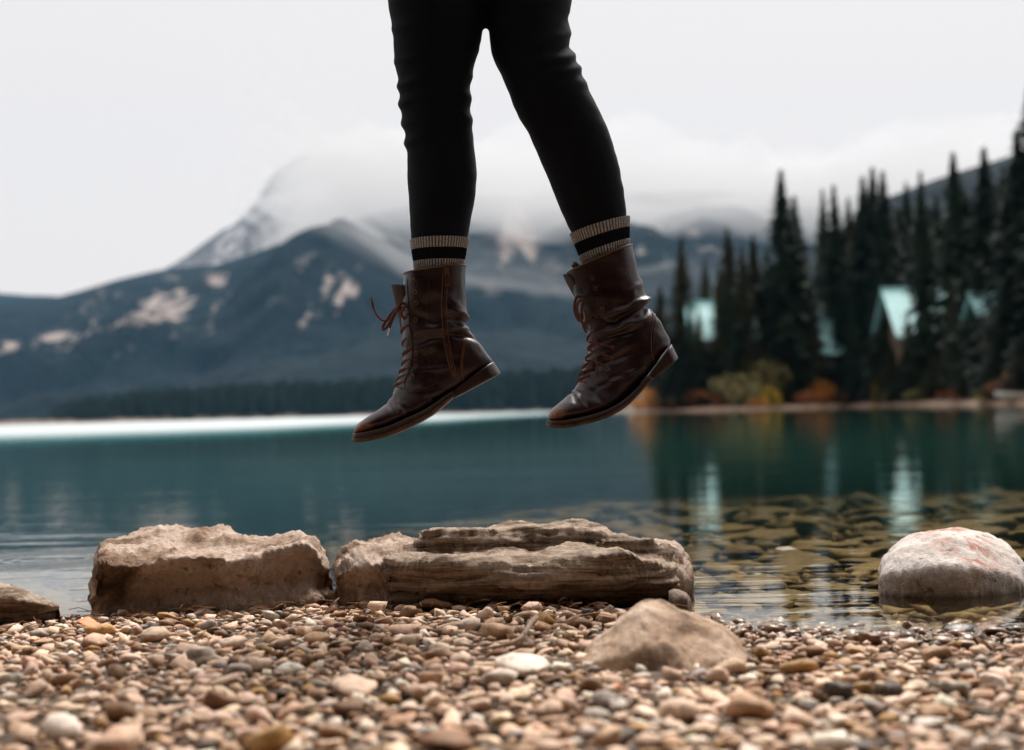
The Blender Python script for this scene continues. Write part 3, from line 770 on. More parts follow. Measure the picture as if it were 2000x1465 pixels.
rock('boulder', 'large square-cut tan boulder at the water edge left of the layered slab', [
    (186, [(1196, 2.50), (1180, 2.50), (1172, 2.54), (1165, 2.60), (1160, 2.64)]),
    (196, [(1196, 2.48), (1110, 2.47), (1095, 2.52), (1078, 2.66), (1090, 2.72)]),
    (214, [(1198, 2.47), (1106, 2.465), (1080, 2.52), (1056, 2.72), (1075, 2.80)]),
    (270, [(1200, 2.46), (1106, 2.45), (1078, 2.54), (1043, 2.78), (1070, 2.86)]),
    (335, [(1200, 2.455), (1092, 2.46), (1075, 2.55), (1031, 2.80), (1060, 2.88)]),
    (410, [(1200, 2.45), (1088, 2.47), (1070, 2.57), (1034, 2.80), (1060, 2.88)]),
    (470, [(1200, 2.45), (1098, 2.465), (1068, 2.58), (1043, 2.78), (1065, 2.86)]),
    (530, [(1198, 2.46), (1078, 2.50), (1064, 2.60), (1050, 2.76), (1075, 2.84)]),
    (590, [(1192, 2.48), (1066, 2.53), (1056, 2.60), (1047, 2.70), (1075, 2.80)]),
    (617, [(1188, 2.50), (1080, 2.54), (1066, 2.60), (1062, 2.66), (1085, 2.74)]),
    (632, [(1180, 2.54), (1110, 2.57), (1098, 2.61), (1095, 2.65), (1110, 2.70)]),
    (637, [(1170, 2.58), (1140, 2.60), (1130, 2.62), (1130, 2.64), (1135, 2.66)])], M['boulder'], 230, 130, 0.0115, 12, seed=2, ridged=0.9, detail=1.7, undercut=0.05, soft=1)

rock('layered_slab', 'long dark layered stone slab with a stepped top at the water edge', [
    (752, [(1172, 2.49), (1130, 2.47), (1094, 2.49), (1090, 2.53), (1088, 2.56), (1090, 2.60), (1100, 2.66)]),
    (770, [(1176, 2.46), (1130, 2.45), (1094, 2.46), (1086, 2.54), (1083, 2.58), (1080, 2.62), (1090, 2.70)]),
    (815, [(1182, 2.44), (1135, 2.44), (1098, 2.445), (1086, 2.55), (1080, 2.60), (1060, 2.62), (1064, 2.74)]),
    (842, [(1184, 2.44), (1135, 2.43), (1100, 2.44), (1082, 2.56), (1072, 2.60), (1030, 2.63), (1032, 2.76)]),
    (912, [(1188, 2.43), (1140, 2.42), (1102, 2.43), (1080, 2.56), (1066, 2.59), (1032, 2.63), (1030, 2.78)]),
    (1010, [(1192, 2.42), (1140, 2.41), (1095, 2.43), (1080, 2.55), (1060, 2.58), (1027, 2.62), (1024, 2.78)]),
    (1107, [(1192, 2.42), (1140, 2.41), (1088, 2.43), (1074, 2.53), (1058, 2.57), (1030, 2.61), (1025, 2.76)]),
    (1185, [(1188, 2.41), (1140, 2.40), (1086, 2.42), (1078, 2.51), (1066, 2.55), (1046, 2.59), (1040, 2.72)]),
    (1260, [(1184, 2.41), (1140, 2.40), (1094, 2.42), (1086, 2.49), (1076, 2.54), (1062, 2.57), (1058, 2.66)]),
    (1304, [(1180, 2.41), (1142, 2.41), (1104, 2.43), (1094, 2.48), (1084, 2.53), (1072, 2.56), (1070, 2.62)]),
    (1320, [(1178, 2.43), (1145, 2.43), (1110, 2.45), (1100, 2.49), (1090, 2.53), (1080, 2.55), (1082, 2.60)])], M['slab'], 260, 140, 0.0066, 15, strata=(1.9, 6, 80), seed=5, ridged=0.35, undercut=0.055, soft=0, step=True)

rock('stone', 'lumpy pitted tan stone against the short end of the layered slab', [
    (657, [(1130, 2.50), (1126, 2.50), (1118, 2.52), (1112, 2.55), (1115, 2.58)]),
    (668, [(1150, 2.49), (1120, 2.48), (1098, 2.52), (1090, 2.58), (1095, 2.66)]),
    (690, [(1166, 2.48), (1112, 2.48), (1080, 2.53), (1066, 2.64), (1072, 2.72)]),
    (740, [(1174, 2.47), (1108, 2.49), (1076, 2.55), (1053, 2.68), (1060, 2.76)]),
    (790, [(1176, 2.48), (1106, 2.51), (1078, 2.57), (1053, 2.70), (1062, 2.78)]),
    (825, [(1170, 2.52), (1108, 2.55), (1086, 2.60), (1064, 2.70), (1075, 2.76)]),
    (842, [(1160, 2.58), (1120, 2.60), (1100, 2.63), (1090, 2.68), (1095, 2.72)])], M['boulder'], 140, 90, 0.011, 22, seed=9, ridged=1.0, detail=1.4, undercut=0.03)
rock('stone', 'rounded pale stone in the water behind the square end of the slab', [
    (1240, [(1130, 2.62), (1100, 2.62), (1070, 2.66), (1062, 2.72), (1075, 2.80)]),
    (1275, [(1150, 2.58), (1100, 2.58), (1062, 2.62), (1054, 2.72), (1070, 2.82)]),
    (1318, [(1155, 2.56), (1105, 2.56), (1070, 2.60), (1062, 2.72), (1078, 2.80)]),
    (1340, [(1148, 2.58), (1115, 2.58), (1092, 2.62), (1084, 2.70), (1095, 2.78)]),
    (1351, [(1138, 2.62), (1122, 2.62), (1110, 2.65), (1106, 2.69), (1112, 2.72)])], M['boulder'], 90, 70, 0.008, 22, seed=12, ridged=0.9)
rock('stone', 'small dark block of stone at the foot of the slab by the water', [
    (1306, [(1200, 2.36), (1170, 2.36), (1160, 2.38), (1158, 2.42), (1165, 2.45)]),
    (1318, [(1204, 2.34), (1164, 2.34), (1155, 2.37), (1152, 2.42), (1165, 2.46)]),
    (1338, [(1204, 2.34), (1168, 2.34), (1160, 2.37), (1157, 2.42), (1168, 2.46)]),
    (1349, [(1202, 2.36), (1178, 2.36), (1170, 2.38), (1168, 2.41), (1175, 2.44)])], M['dark'], 60, 50, 0.004, 25, seed=15)
rock('boulder', 'smooth tan boulder half buried in the pebbles before the slab', [
    (1122, [(1318, 1.80), (1312, 1.80), (1306, 1.82), (1302, 1.85), (1308, 1.88)]),
    (1150, [(1324, 1.77), (1300, 1.77), (1272, 1.81), (1262, 1.87), (1275, 1.93)]),
    (1195, [(1328, 1.75), (1285, 1.76), (1232, 1.82), (1216, 1.89), (1230, 1.96)]),
    (1240, [(1330, 1.745), (1270, 1.76), (1200, 1.83), (1182, 1.90), (1196, 1.98)]),
    (1272, [(1330, 1.74), (1272, 1.76), (1194, 1.83), (1175, 1.90), (1190, 1.98)]),
    (1320, [(1330, 1.74), (1278, 1.76), (1210, 1.83), (1190, 1.90), (1205, 1.97)]),
    (1380, [(1328, 1.75), (1290, 1.77), (1234, 1.83), (1212, 1.89), (1228, 1.95)]),
    (1430, [(1324, 1.77), (1302, 1.78), (1262, 1.83), (1244, 1.88), (1256, 1.93)]),
    (1468, [(1320, 1.80), (1312, 1.80), (1294, 1.83), (1282, 1.86), (1290, 1.89)])], M['front'], 140, 100, 0.008, 12, seed=21, ridged=0.8, detail=1.3)
rock('boulder', 'pale round boulder with red stains standing in the water', [
    (1716, [(1166, 2.56), (1150, 2.56), (1130, 2.60), (1122, 2.66), (1135, 2.72)]),
    (1726, [(1172, 2.53), (1130, 2.52), (1098, 2.58), (1088, 2.68), (1105, 2.78)]),
    (1760, [(1182, 2.49), (1120, 2.48), (1072, 2.56), (1056, 2.70), (1075, 2.84)]),
    (1815, [(1186, 2.47), (1110, 2.47), (1052, 2.56), (1037, 2.72), (1056, 2.88)]),
    (1875, [(1186, 2.46), (1108, 2.46), (1048, 2.56), (1031, 2.73), (1050, 2.90)]),
    (1925, [(1184, 2.47), (1112, 2.47), (1060, 2.56), (1042, 2.72), (1060, 2.88)]),
    (1970, [(1180, 2.49), (1122, 2.49), (1084, 2.57), (1068, 2.70), (1085, 2.84)]),
    (2005, [(1172, 2.53), (1140, 2.53), (1115, 2.59), (1104, 2.68), (1115, 2.78)]),
    (2022, [(1164, 2.58), (1150, 2.58), (1138, 2.62), (1132, 2.66), (1138, 2.72)])], M['pale'], 150, 100, 0.006, 13, seed=27, ridged=0.5, stain=(1868, 1062, 2.62, 0.055), detail=1.2)
rock('boulder', 'dark wedge shaped rock with a pointed end on the left beach', [
    (-260, [(1230, 2.38), (1180, 2.38), (1150, 2.44), (1140, 2.54), (1160, 2.62)]),
    (-150, [(1232, 2.36), (1170, 2.36), (1138, 2.42), (1126, 2.54), (1150, 2.64)]),
    (-60, [(1230, 2.36), (1168, 2.36), (1142, 2.41), (1132, 2.52), (1155, 2.62)]),
    (10, [(1228, 2.37), (1172, 2.36), (1150, 2.40), (1142, 2.50), (1165, 2.58)]),
    (60, [(1220, 2.39), (1178, 2.37), (1164, 2.40), (1158, 2.48), (1175, 2.54)]),
    (100, [(1206, 2.41), (1184, 2.39), (1177, 2.41), (1173, 2.46), (1182, 2.50)]),
    (117, [(1192, 2.43), (1186, 2.42), (1183, 2.43), (1181, 2.45), (1185, 2.46)])], M['slab'], 110, 80, 0.006, 20, seed=33, undercut=0.03)

# ------------------------------------------------------------------ pebbles
def ico(sub):
    bm = bmesh.new(); bmesh.ops.create_icosphere(bm, subdivisions=sub, radius=1)
    V = np.array([v.co[:] for v in bm.verts]); Fc = np.array([[v.index for v in f.verts] for f in bm.faces]); bm.free()
    return V, Fc
I1, I2, I3 = ico(1), ico(2), ico(3)     # 42 / 162 / 642 verts
def pebble_shape(seed, base, rough=0.2, angular=0.0):
    V, Fc = base; rnd = random.Random(seed)
    so = Vector((seed * 2.3, seed * 5.1, seed * .7))
    pl = [Vector((rnd.gauss(0, 1), rnd.gauss(0, 1), rnd.gauss(0, 1))).normalized() for _ in range(7)]
    out = []
    for p in V:
        q = Vector(p)
        r = 1 + rough * 1.4 * noise.noise(q * 0.9 + so) + rough * .5 * noise.noise(q * 2.2 + so)
        for n_ in pl[:int(4 + 3 * angular)]:
            d = q.dot(n_)
            if d > 0.6: r *= min(1.0, (0.6 + (0.5 - .42 * angular) * (d - 0.6)) / d + 0.0)
        out.append(q * r)
    out = np.array([tuple(v) for v in out])
    return out / np.abs(out).max(0), Fc
SH1 = [pebble_shape(i, I1, 0.4, .45 + i % 3 * .27) for i in range(12)]
SH2 = [pebble_shape(i, I2, 0.4, .45 + i % 3 * .27) for i in range(12)]
CLS = [('cream', (0.74, 0.535, 0.39), 32), ('pinkish', (0.67, 0.44, 0.305), 24), ('tan', (0.5, 0.305, 0.18), 17), ('grey', (0.4, 0.33, 0.28), 6), ('brown', (0.24, 0.125, 0.06), 12), ('dark', (0.1, 0.075, 0.055), 3), ('ochre', (0.46, 0.26, 0.095), 5), ('white', (0.80, 0.67, 0.55), 10)]
cw = np.array([c[2] for c in CLS], float); cw /= cw.sum()
cell = 0.03; hashg = {}
def free(x, y, r, k=0.80):
    n = int(math.ceil((r + 0.06) / cell)); cx, cy = int(x // cell), int(y // cell)
    for i in range(cx - n, cx + n + 1):
        for j in range(cy - n, cy + n + 1):
            for (a, b, c_) in hashg.get((i, j), ()):
                if (a - x) ** 2 + (b - y) ** 2 < (k * (r + c_)) ** 2: return False
    return True
def put(x, y, r): hashg.setdefault((int(x // cell), int(y // cell)), []).append((x, y, r))
PB = []      # x, y, a, b, c, yaw, tilt1, tilt2, shape, class, zoff
SPECIAL = []
def sp(px, py, wpx, hpx, cls, label, flat=None, tilt=0.0):
    p_ = G(px, py + hpx * 0.35, float(ground_z(*G(px, py, 0.01)[:2])) + 0.004)
    s = p_.y / F
    a = wpx * s / 2; c_ = hpx * s / 2; b = flat or (a * 0.6 + c_ * 0.4)
    SPECIAL.append((p_.x, p_.y, a, b, c_, cls, label, tilt)); put(p_.x, p_.y, max(a, b) * 0.85)
sp(408, 1223, 38, 32, 'grey', 'smooth round grey pebble below the square-cut boulder')
sp(850, 1182, 82, 30, 'brown', 'long brown stone lying against the foot of the layered slab')
sp(948, 1202, 34, 38, 'cream', 'upright oval cream pebble in front of the layered slab')
sp(735, 1190, 46, 32, 'cream', 'speckled pale pebble below the pitted stone')
sp(1064, 1212, 48, 40, 'ochre', 'rounded ochre brown stone beside the curved twig')
sp(1110, 1203, 40, 26, 'pinkish', 'lilac grey faceted stone at the foot of the slab')
sp(1188, 1194, 20, 30, 'grey', 'blue grey upright pebble between slab and smooth boulder')
sp(800, 1197, 42, 30, 'brown', 'dark ochre pebble right of the speckled pale pebble')
sp(880, 1235, 34, 26, 'cream', 'egg shaped cream pebble below the long brown stone')
sp(910, 1203, 40, 22, 'pinkish', 'slanting tan pebble left of the upright oval pebble', tilt=0.3)
sp(1140, 1220, 40, 26, 'brown', 'brown pebble below the lilac grey stone')
sp(786, 1233, 80, 26, 'pinkish', 'long flat pinkish pebble below the dark ochre pebble')
sp(975, 1237, 72, 38, 'tan', 'flat tan stone left of the curved twig')
sp(705, 1345, 125, 44, 'cream', 'large flat cream stone in the gravel below the pitted stone', flat=0.045)
sp(1020, 1306, 115, 40, 'white', 'large flat whitish stone in the gravel below the curved twig', flat=0.04)
sp(1560, 1303, 72, 40, 'ochre', 'rounded ochre stone right of the smooth boulder')
sp(1640, 1352, 60, 42, 'dark', 'dark egg shaped stone right of the smooth boulder')
sp(600, 1292, 30, 30, 'brown', 'round brown pebble in the gravel below the square-cut boulder')
sp(625, 1248, 60, 28, 'tan', 'flat topped tan pebble under the right end of the square-cut boulder')
sp(470, 1312, 54, 34, 'grey', 'pale grey angular pebble below the smooth round grey pebble')
sp(235, 1395, 70, 44, 'brown', 'dull brown stone low on the left of the beach')
sp(230, 1452, 130, 70, 'pinkish', 'big blurred pinkish stone at the very front of the beach on the left', flat=0.035)
sp(875, 1450, 120, 52, 'brown', 'big flat brown stone at the very front of the beach', flat=0.035)
sp(1460, 1385, 110, 70, 'tan', 'big tan stone in front of the smooth boulder', flat=0.035)
sp(1330, 1392, 90, 54, 'cream', 'big cream stone before the smooth boulder')
sp(1610, 1218, 26, 12, 'pinkish', 'tiny pinkish stone poking out of the water near the pale boulder')
sp(1880, 1225, 76, 24, 'dark', 'wet dark flat stone at the water edge under the pale boulder')
sp(1942, 1230, 58, 24, 'brown', 'wet brown stone at the water edge beside the dark flat stone')
sp(1700, 1248, 44, 30, 'brown', 'wet brown faceted pebble at the water edge')
sp(1770, 1258, 50, 24, 'cream', 'damp cream pebble near the water edge')
sp(205, 1188, 44, 18, 'tan', 'flat tan pebble against the left foot of the square-cut boulder')
sp(345, 1192, 34, 18, 'grey', 'blue grey shiny pebble touching the foot of the square-cut boulder')
sp(650, 1170, 24, 34, 'cream', 'upright splinter of pale stone between the boulder and the slab')

def wet_of(x, y): return float(0.8 * (1 - smooth01(0.0, 0.1, float(lerp_tab(SHORE, x)) - y)))
# size classes, large first
for (r0, r1, tries, k) in ((0.021, 0.029, 170, 0.85), (0.0145, 0.020, 2600, 0.82), (0.0105, 0.015, 22000, 0.79), (0.0065, 0.0105, 60000, 0.77), (0.004, 0.0065, 30000, 0.80)):
    for _ in range(tries):
        y = random.uniform(0.75, 2.95); x = random.uniform(-1, 1) * (0.45 + 0.42 * y)
        ys = float(lerp_tab(SHORE, x))
        if y > ys + 0.26 or (y > ys + 0.0 and random.random() < 0.3): continue
        r = random.uniform(r0, r1)
        if y > ys - .02: r = min(r, 0.02)
        if not free(x, y, r, k): continue
        put(x, y, r)
        PB.append((x, y, r, r * random.uniform(0.55, 0.92), r * random.uniform(0.3, 0.62), random.random() * 6.283, random.gauss(0, .22), random.gauss(0, .22), random.randrange(12), int(rng.choice(len(CLS), p=cw)), random.uniform(-.35, .35)))
def pebble_xf(P):
    x, y, a, b, c_, yaw, t1, t2, sh, cl, zo = P
    Rm = Matrix.Rotation(t1, 3, 'X') @ Matrix.Rotation(t2, 3, 'Y') @ Matrix.Rotation(yaw, 3, 'Z')
    return Rm, Vector((x, y, float(ground_z(x, y)) + c_ * (0.45 + zo) + 0.003)), (a, b, c_)
def in_view(x, y, z):
    c = CM3.transposed() @ Vector((x, y, z - CAMZ)); u, v = 1000 + F * c.x / -c.z, 732.5 - F * c.y / -c.z
    return -20 < u < 2020 and v < 1485
def col_of(cl, x, y):
    base = np.array(CLS[cl][1]); v = random.uniform(0.72, 1.18)
    t = base * v * np.array([random.uniform(.95, 1.05), 1, random.uniform(.92, 1.06)])
    return (*np.clip(t, 0, .85), wet_of(x, y))
order = sorted(range(len(PB)), key=lambda i: -(PB[i][2] / PB[i][1] if in_view(PB[i][0], PB[i][1], 0.01) else 0))
single = set(order[:300 - len(SPECIAL)])
sh2m = []
for v, f in SH2:
    me = np_mesh('pebble', v, f); me.materials.append(M['pebble_obj']); sh2m.append(me)
def single_pebble(P, label, group, col):
    Rm, t, s = pebble_xf(P)
    o = bpy.data.objects.new('pebble', sh2m[P[8]])
    o.matrix_world = Matrix.Translation(t) @ Rm.to_4x4() @ Matrix.Diagonal((*s, 1))
    o.color = col; link(o); return tag(o, label, 'pebble', group)
for (x, y, a, b, c_, cls, lab, tilt) in SPECIAL:
    ci = [c[0] for c in CLS].index(cls); base = np.array(CLS[ci][1])
    o = single_pebble((x, y, a, b, c_, random.uniform(-.15, .15), 0.05, tilt, random.randrange(12), ci, 0.25), lab, None, (*base, wet_of(x, y) * .8))
Vs, Fs, Cs, off = [], [], [], 0
for i, P in enumerate(PB):
    col = col_of(P[9], P[0], P[1])
    if i in single:
        nm = CLS[P[9]][0]
        single_pebble(P, f'rounded {nm} pebble lying among the others in the beach gravel', f'{nm} pebbles on the beach', col)
        continue
    Rm, t, s = pebble_xf(P); v, f = SH1[P[8]]
    Vs.append((v * np.array(s)) @ np.array(Rm).T + np.array(t)); Fs.append(f + off); off += len(v)
    Cs.append(np.tile(np.array(col), (len(v), 1)))
o = mesh_obj('beach_gravel', np.vstack(Vs), np.vstack(Fs), M['pebble_mass'])
set_attr(o.data, 'col', np.vstack(Cs))
tag(o, 'mass of small tan, cream and grey pebbles covering the beach', 'gravel', kind='stuff')

# ------------------------------------------------------------------ stones on the lake bed
bedm = []
for i in range(6):
    v, f = pebble_shape(50 + i, I3, 0.5, 1.0)
    v[:, 2] = np.sign(v[:, 2]) * np.abs(v[:, 2]) ** 0.6
    me = np_mesh('lakebed_stone', v, f); me.materials.append(M['pebble_obj']); bedm.append(me)
hashg.clear(); nb = 0
for (r0, r1, tries) in ((0.09, 0.15, 700), (0.055, 0.09, 1800), (0.03, 0.055, 1800)):
    for _ in range(tries):
        y = 2.2 + 4.2 * random.random() ** 1.3; x = random.uniform(-0.46, 0.46) * y
        ys = float(lerp_tab(SHORE, x)); d = y - ys
        if (0.6 < x < 1.1 and y < 2.6) or d < 0.12 + r0 or (r0 > .09 and d < 0.45): continue
        r = random.uniform(r0, r1) * (0.75 + 0.1 * d)
        if nb >= 298 or not free(x, y, r, 0.72): continue
        put(x, y, r)
        o = bpy.data.objects.new('lakebed_stone', random.choice(bedm))
        c_ = min(r * random.uniform(.22, .4), 0.25 * r + 0.01)
        z = float(ground_z(x, y))
        c_ = min(c_, (-z - 0.005) / 1.3)
        if c_ < 0.005: continue
        o.matrix_world = Matrix.Translation((x, y, z + c_ * .3)) @ Matrix.Rotation(random.gauss(0, .08), 4, 'X') @ Matrix.Rotation(random.random() * 6.28, 4, 'Z') @ Matrix.Diagonal((r, r * random.uniform(.6, .9), c_, 1))
        b = random.choice([(0.34, 0.25, 0.12), (0.28, 0.2, 0.1), (0.4, 0.31, 0.18), (0.22, 0.17, 0.1), (0.36, 0.29, 0.2)]); k = random.uniform(.4, .85)
        o.color = (b[0] * k, b[1] * k, b[2] * k, 0.25); link(o); nb += 1
        tag(o, 'flat brown stone lying on the lake bed under clear shallow water', 'stone', 'flat stones on the lake bed')

Vs, Fs, Cs, off = [], [], [], 0
for _ in range(5200):        # smaller stones filling the bed between them
    y = 2.0 + 4.6 * random.random() ** 1.4; x = random.uniform(-0.5, 0.5) * y; d = y - float(lerp_tab(SHORE, x))
    if d < 0.1: continue
    r = random.uniform(.012, .04); z = float(ground_z(x, y)); c_ = min(r * .5, (-z - .004) / 1.4)
    if c_ < .003: continue
    P = (x, y, r, r * random.uniform(.6, .95), c_, random.random() * 6.28, random.gauss(0, .1), random.gauss(0, .1), random.randrange(12), 0, 0)
    Rm, t, s_ = pebble_xf(P); v, f = SH1[P[8]]; t.z = z + c_ * .3
    Vs.append((v * np.array(s_)) @ np.array(Rm).T + np.array(t)); Fs.append(f + off); off += len(v)
    b = random.choice([(0.34, 0.25, 0.12), (0.26, 0.19, 0.1), (0.42, 0.33, 0.2), (0.16, 0.12, 0.07)]); k = random.uniform(.4, .9)
    Cs.append(np.tile(np.array((b[0] * k, b[1] * k, b[2] * k, .2)), (len(v), 1)))
o = mesh_obj('lakebed_gravel', np.vstack(Vs), np.vstack(Fs), M['pebble_mass']); set_attr(o.data, 'col', np.vstack(Cs))
tag(o, 'small brown stones covering the shallow lake bed', 'gravel', kind='stuff')

# ------------------------------------------------------------------ leaf litter
def leaf(px, py, size, mat, label, yaw):
    p_ = G(px, py, 0.02); V, Fc = [], []
    n = 14
    for i in range(n):
        u = i / (n - 1); wd = .36 * math.sin(math.pi * min(1, u * 1.02) ** .8) * (1 + .18 * math.sin(u * 40))
        for k in (-1, -.5, 0, .5, 1):
            V.append(((u - .5), wd * k, .1 * abs(k) + .12 * math.sin(u * 3.1 + 1) + .03 * math.sin(k * 5 + u * 9)))
    me = np_mesh('leaf', np.array(V) * size, grid_faces(n, 5)); me.materials.append(mat)
    o = link(bpy.data.objects.new('fallen_leaf', me)); o.location = (p_.x, p_.y, float(ground_z(p_.x, p_.y)) + .016); o.rotation_euler = (0.25, 0.1, yaw)
    sm = o.modifiers.new('thick', 'SOLIDIFY'); sm.thickness = .0006
    v, f = tube([(-.72 * size, 0, .01 * size), (-.5 * size, 0, .06 * size), (.3 * size, 0, .1 * size)], .0007, 5, 12)
    me = np_mesh('stalk', v, f); me.materials.append(M['twig']); link(bpy.data.objects.new('stalk', me), o)
    tag(o, label, 'leaf')
leaf(180, 1228, .048, M['leaf'], 'bright orange fallen leaf on the gravel by the wedge shaped rock', .3)
leaf(352, 1222, .026, M['leaf_red'], 'small dark red fallen leaf beside the smooth round grey pebble', 1.2)
leaf(660, 1232, .02, M['leaf_red'], 'tiny crimson fallen leaf below the gap between boulder and slab', 2.2)
leaf(1215, 1370, .022, M['leaf'], 'small orange brown leaf scrap below the smooth boulder', .9)
def twig(pxs, r, label, mat=M['twig'], side=None):
    P = []
    for (px, py, up) in pxs:
        g_ = G(px, py, 0.02); z = float(ground_z(g_.x, g_.y)) + up; P.append(tuple(G(px, py, z)))
    org = Vector(P[0]); org.z = 0
    v, f = tube(P, r, 7, 26); me = np_mesh('twig', v - np.array(org), f); me.materials.append(mat)
    o = link(bpy.data.objects.new('twig', me)); o.location = org; tag(o, label, 'twig')
    if side:
        Q = []
        for (px, py, up) in side:
            g_ = G(px, py, 0.02); Q.append(tuple(G(px, py, float(ground_z(g_.x, g_.y)) + up)))
        v, f = tube(Q, r[0] * .5, 6, 10); me = np_mesh('side_shoot', v - np.array(org), f); me.materials.append(mat); link(bpy.data.objects.new('side_shoot', me), o)
twig([(940, 1268, .014), (975, 1262, .017), (1008, 1252, .022), (1026, 1234, .03), (1036, 1218, .036), (1047, 1206, .04)], [.0016, .0022, .0028, .0034, .0038, .004], 'curved pale twig lying on the pebbles before the slab', side=[(1024, 1237, .03), (1026, 1226, .036), (1025, 1221, .04)])
twig([(1040, 1240, .016), (1070, 1234, .02), (1096, 1230, .02), (1112, 1238, .014)], [.001, .0012, .001, .0008], 'thin bent twig to the right of the curved pale twig')
twig([(1120, 1206, .012), (1150, 1200, .016), (1180, 1196, .018)], [.0018, .0018, .0012], 'short straight twig under the right half of the slab')
twig([(636, 1196, .012), (650, 1180, .03), (662, 1168, .04)], [.0012, .0012, .001], 'thin reddish twig leaning between the boulder and the slab')
twig([(570, 1210, .012), (590, 1204, .016), (605, 1200, .02), (622, 1196, .02)], [.0012, .0014, .0012, .001], 'short dark twig near the right foot of the square-cut boulder')

nd = []
for k in range(130):         # fallen pine needles
    x = random.gauss(random.choice([-.55, -.3, 0.0, .2, -.7]), .14); y = float(lerp_tab(SHORE, x)) - abs(random.gauss(0.08, .12)); a = random.random() * 6.28; L = random.uniform(.012, .026)
    z = float(ground_z(x, y)) + random.uniform(.010, .022)
    nd.append(tube([(x - math.cos(a) * L, y - math.sin(a) * L, z), (x, y, z + .004), (x + math.cos(a) * L, y + math.sin(a) * L, z + random.uniform(-.003, .006))], .0006, 4))
v, f = merge(nd); o = mesh_obj('pine_needles', v, f, M['needle_dry'])
tag(o, 'dry orange brown pine needles scattered over the gravel by the rocks', 'needles', kind='stuff')

# ------------------------------------------------------------------ the person, mid-jump
Y0 = 2.47
person = empty('person', W(1000, 790, Y0) - Vector((0, 0, 0)))
tag(person, 'jumping person seen from the hips down in black jeans and brown boots', 'person')

def ring_loft(rows, n_rows, n_round, expo=2.3, close_end=False):
    """rows: (Ax, Ay, Bx, By, half width m, depth offset m): photo pixels of front and back of each ring"""
    Rw = catmull(np.array(rows, float), n_rows)
    th = np.linspace(0, 2 * np.pi, n_round, endpoint=False)
    c, s = np.cos(th), np.sin(th)
    ce = np.sign(c) * np.abs(c) ** (2 / expo); se = np.sign(s) * np.abs(s) ** (2 / expo)
    V = []
    for (ax, ay, bx, by, w_, yo) in Rw:
        A, B = np.array(W(ax, ay, Y0 + yo)), np.array(W(bx, by, Y0 + yo))
        cen, hv = (A + B) / 2, (A - B) / 2
        V.append(cen + ce[:, None] * hv + se[:, None] * np.array([0, -max(w_, 1e-4), 0]))   # sin>0: towards the camera
    return np.array(V)
def loft_obj(name, V, mat, parent, caps=(False, False)):
    nr, nc = V.shape[:2]; Fc = grid_faces(nr, nc, True).tolist()
    if caps[0]: Fc.append(list(range(nc)))
    if caps[1]: Fc.append([(nr - 1) * nc + i for i in range(nc)][::-1])
    o = mesh_obj(name, V.reshape(-1, 3), Fc, mat, parent)
    return o
def fix_normals(me):
    bm = bmesh.new(); bm.from_mesh(me); bmesh.ops.recalc_face_normals(bm, faces=bm.faces); bm.to_mesh(me); bm.free()

# trousers: two legs and the hips fused into one surface
LEG_L = [(745, -160, 955, -160, .085, 0), (757, 0, 952, 0, .082, 0), (766, 51, 946, 51, .078, 0), (771, 116, 929, 116, .072, .0), (778, 167, 919, 164, .068, 0), (783, 203, 918, 205, .066, 0), (790, 250, 921, 240, .064, 0.004), (795, 297, 927, 292, .063, .008), (796, 341, 931, 341, .062, .01), (798, 385, 928, 385, .059, .01), (801, 430, 920, 430, .054, .01), (803, 468, 913, 466, .048, .01), (812, 490, 904, 488, .041, .01)]
LEG_R = [(945, -160, 1128, -160, .085, 0.02), (947, 0, 1117, 0, .08, .01), (952, 44, 1111, 44, .077, .005), (962, 108, 1113, 92, .074, 0), (984, 158, 1130, 138, .071, -.004), (1011, 225, 1158, 192, .067, -.004), (1030, 256, 1178, 232, .065, 0), (1048, 296, 1196, 278, .063, .006), (1066, 338, 1210, 330, .060, .014), (1091, 400, 1220, 385, .054, .022), (1110, 443, 1223, 416, .048, .026), (1130, 474, 1222, 445, .040, .028)]
HIPS = [(762, -400, 1108, -400, .085, .01), (752, -330, 1118, -330, .095, .01), (742, -240, 1130, -240, .11, .01), (744, -150, 1128, -150, .108, .01), (752, -60, 1120, -60, .092, .01), (775, -8, 1100, -8, .06, .01), (840, 22, 1040, 22, .03, .01)]
tr = bpy.data.meshes.new('tmp'); parts = []
for rows, nr in ((LEG_L, 60), (LEG_R, 60), (HIPS, 40)):
    V = ring_loft(rows, nr, 40, 2.1); nr_, nc = V.shape[:2]
    Fc = grid_faces(nr_, nc, True).tolist() + [list(range(nc)), [(nr_ - 1) * nc + i for i in range(nc)][::-1]]
    me = bpy.data.meshes.new('t'); me.from_pydata([tuple(v) for v in V.reshape(-1, 3)], [], Fc); fix_normals(me)
    vv = np.array([v.co[:] for v in me.vertices]); ff = [list(p.vertices) for p in me.polygons]; parts.append((vv, ff))
v, f = merge(parts)
tmp = bpy.data.objects.new('tmp', np_mesh('tmp', v, f)); COL.objects.link(tmp)
rm = tmp.modifiers.new('r', 'REMESH'); rm.mode = 'VOXEL'; rm.voxel_size = 0.0035; rm.use_smooth_shade = True
sm = tmp.modifiers.new('s', 'SMOOTH'); sm.factor = 0.6; sm.iterations = 5
dg = bpy.context.evaluated_depsgraph_get()
me = bpy.data.meshes.new_from_object(tmp.evaluated_get(dg))
bpy.data.objects.remove(tmp)
n = len(me.vertices); V = np.zeros(n * 3); me.vertices.foreach_get('co', V); V = V.reshape(-1, 3)
N = np.zeros(n * 3); me.vertices.foreach_get('normal', N); N = N.reshape(-1, 3)
def to_px(P):
    c = CM3.transposed() @ Vector((P[0], P[1], P[2] - CAMZ)); return 1000 + F * c.x / -c.z, 732.5 - F * c.y / -c.z
D = np.zeros(n)
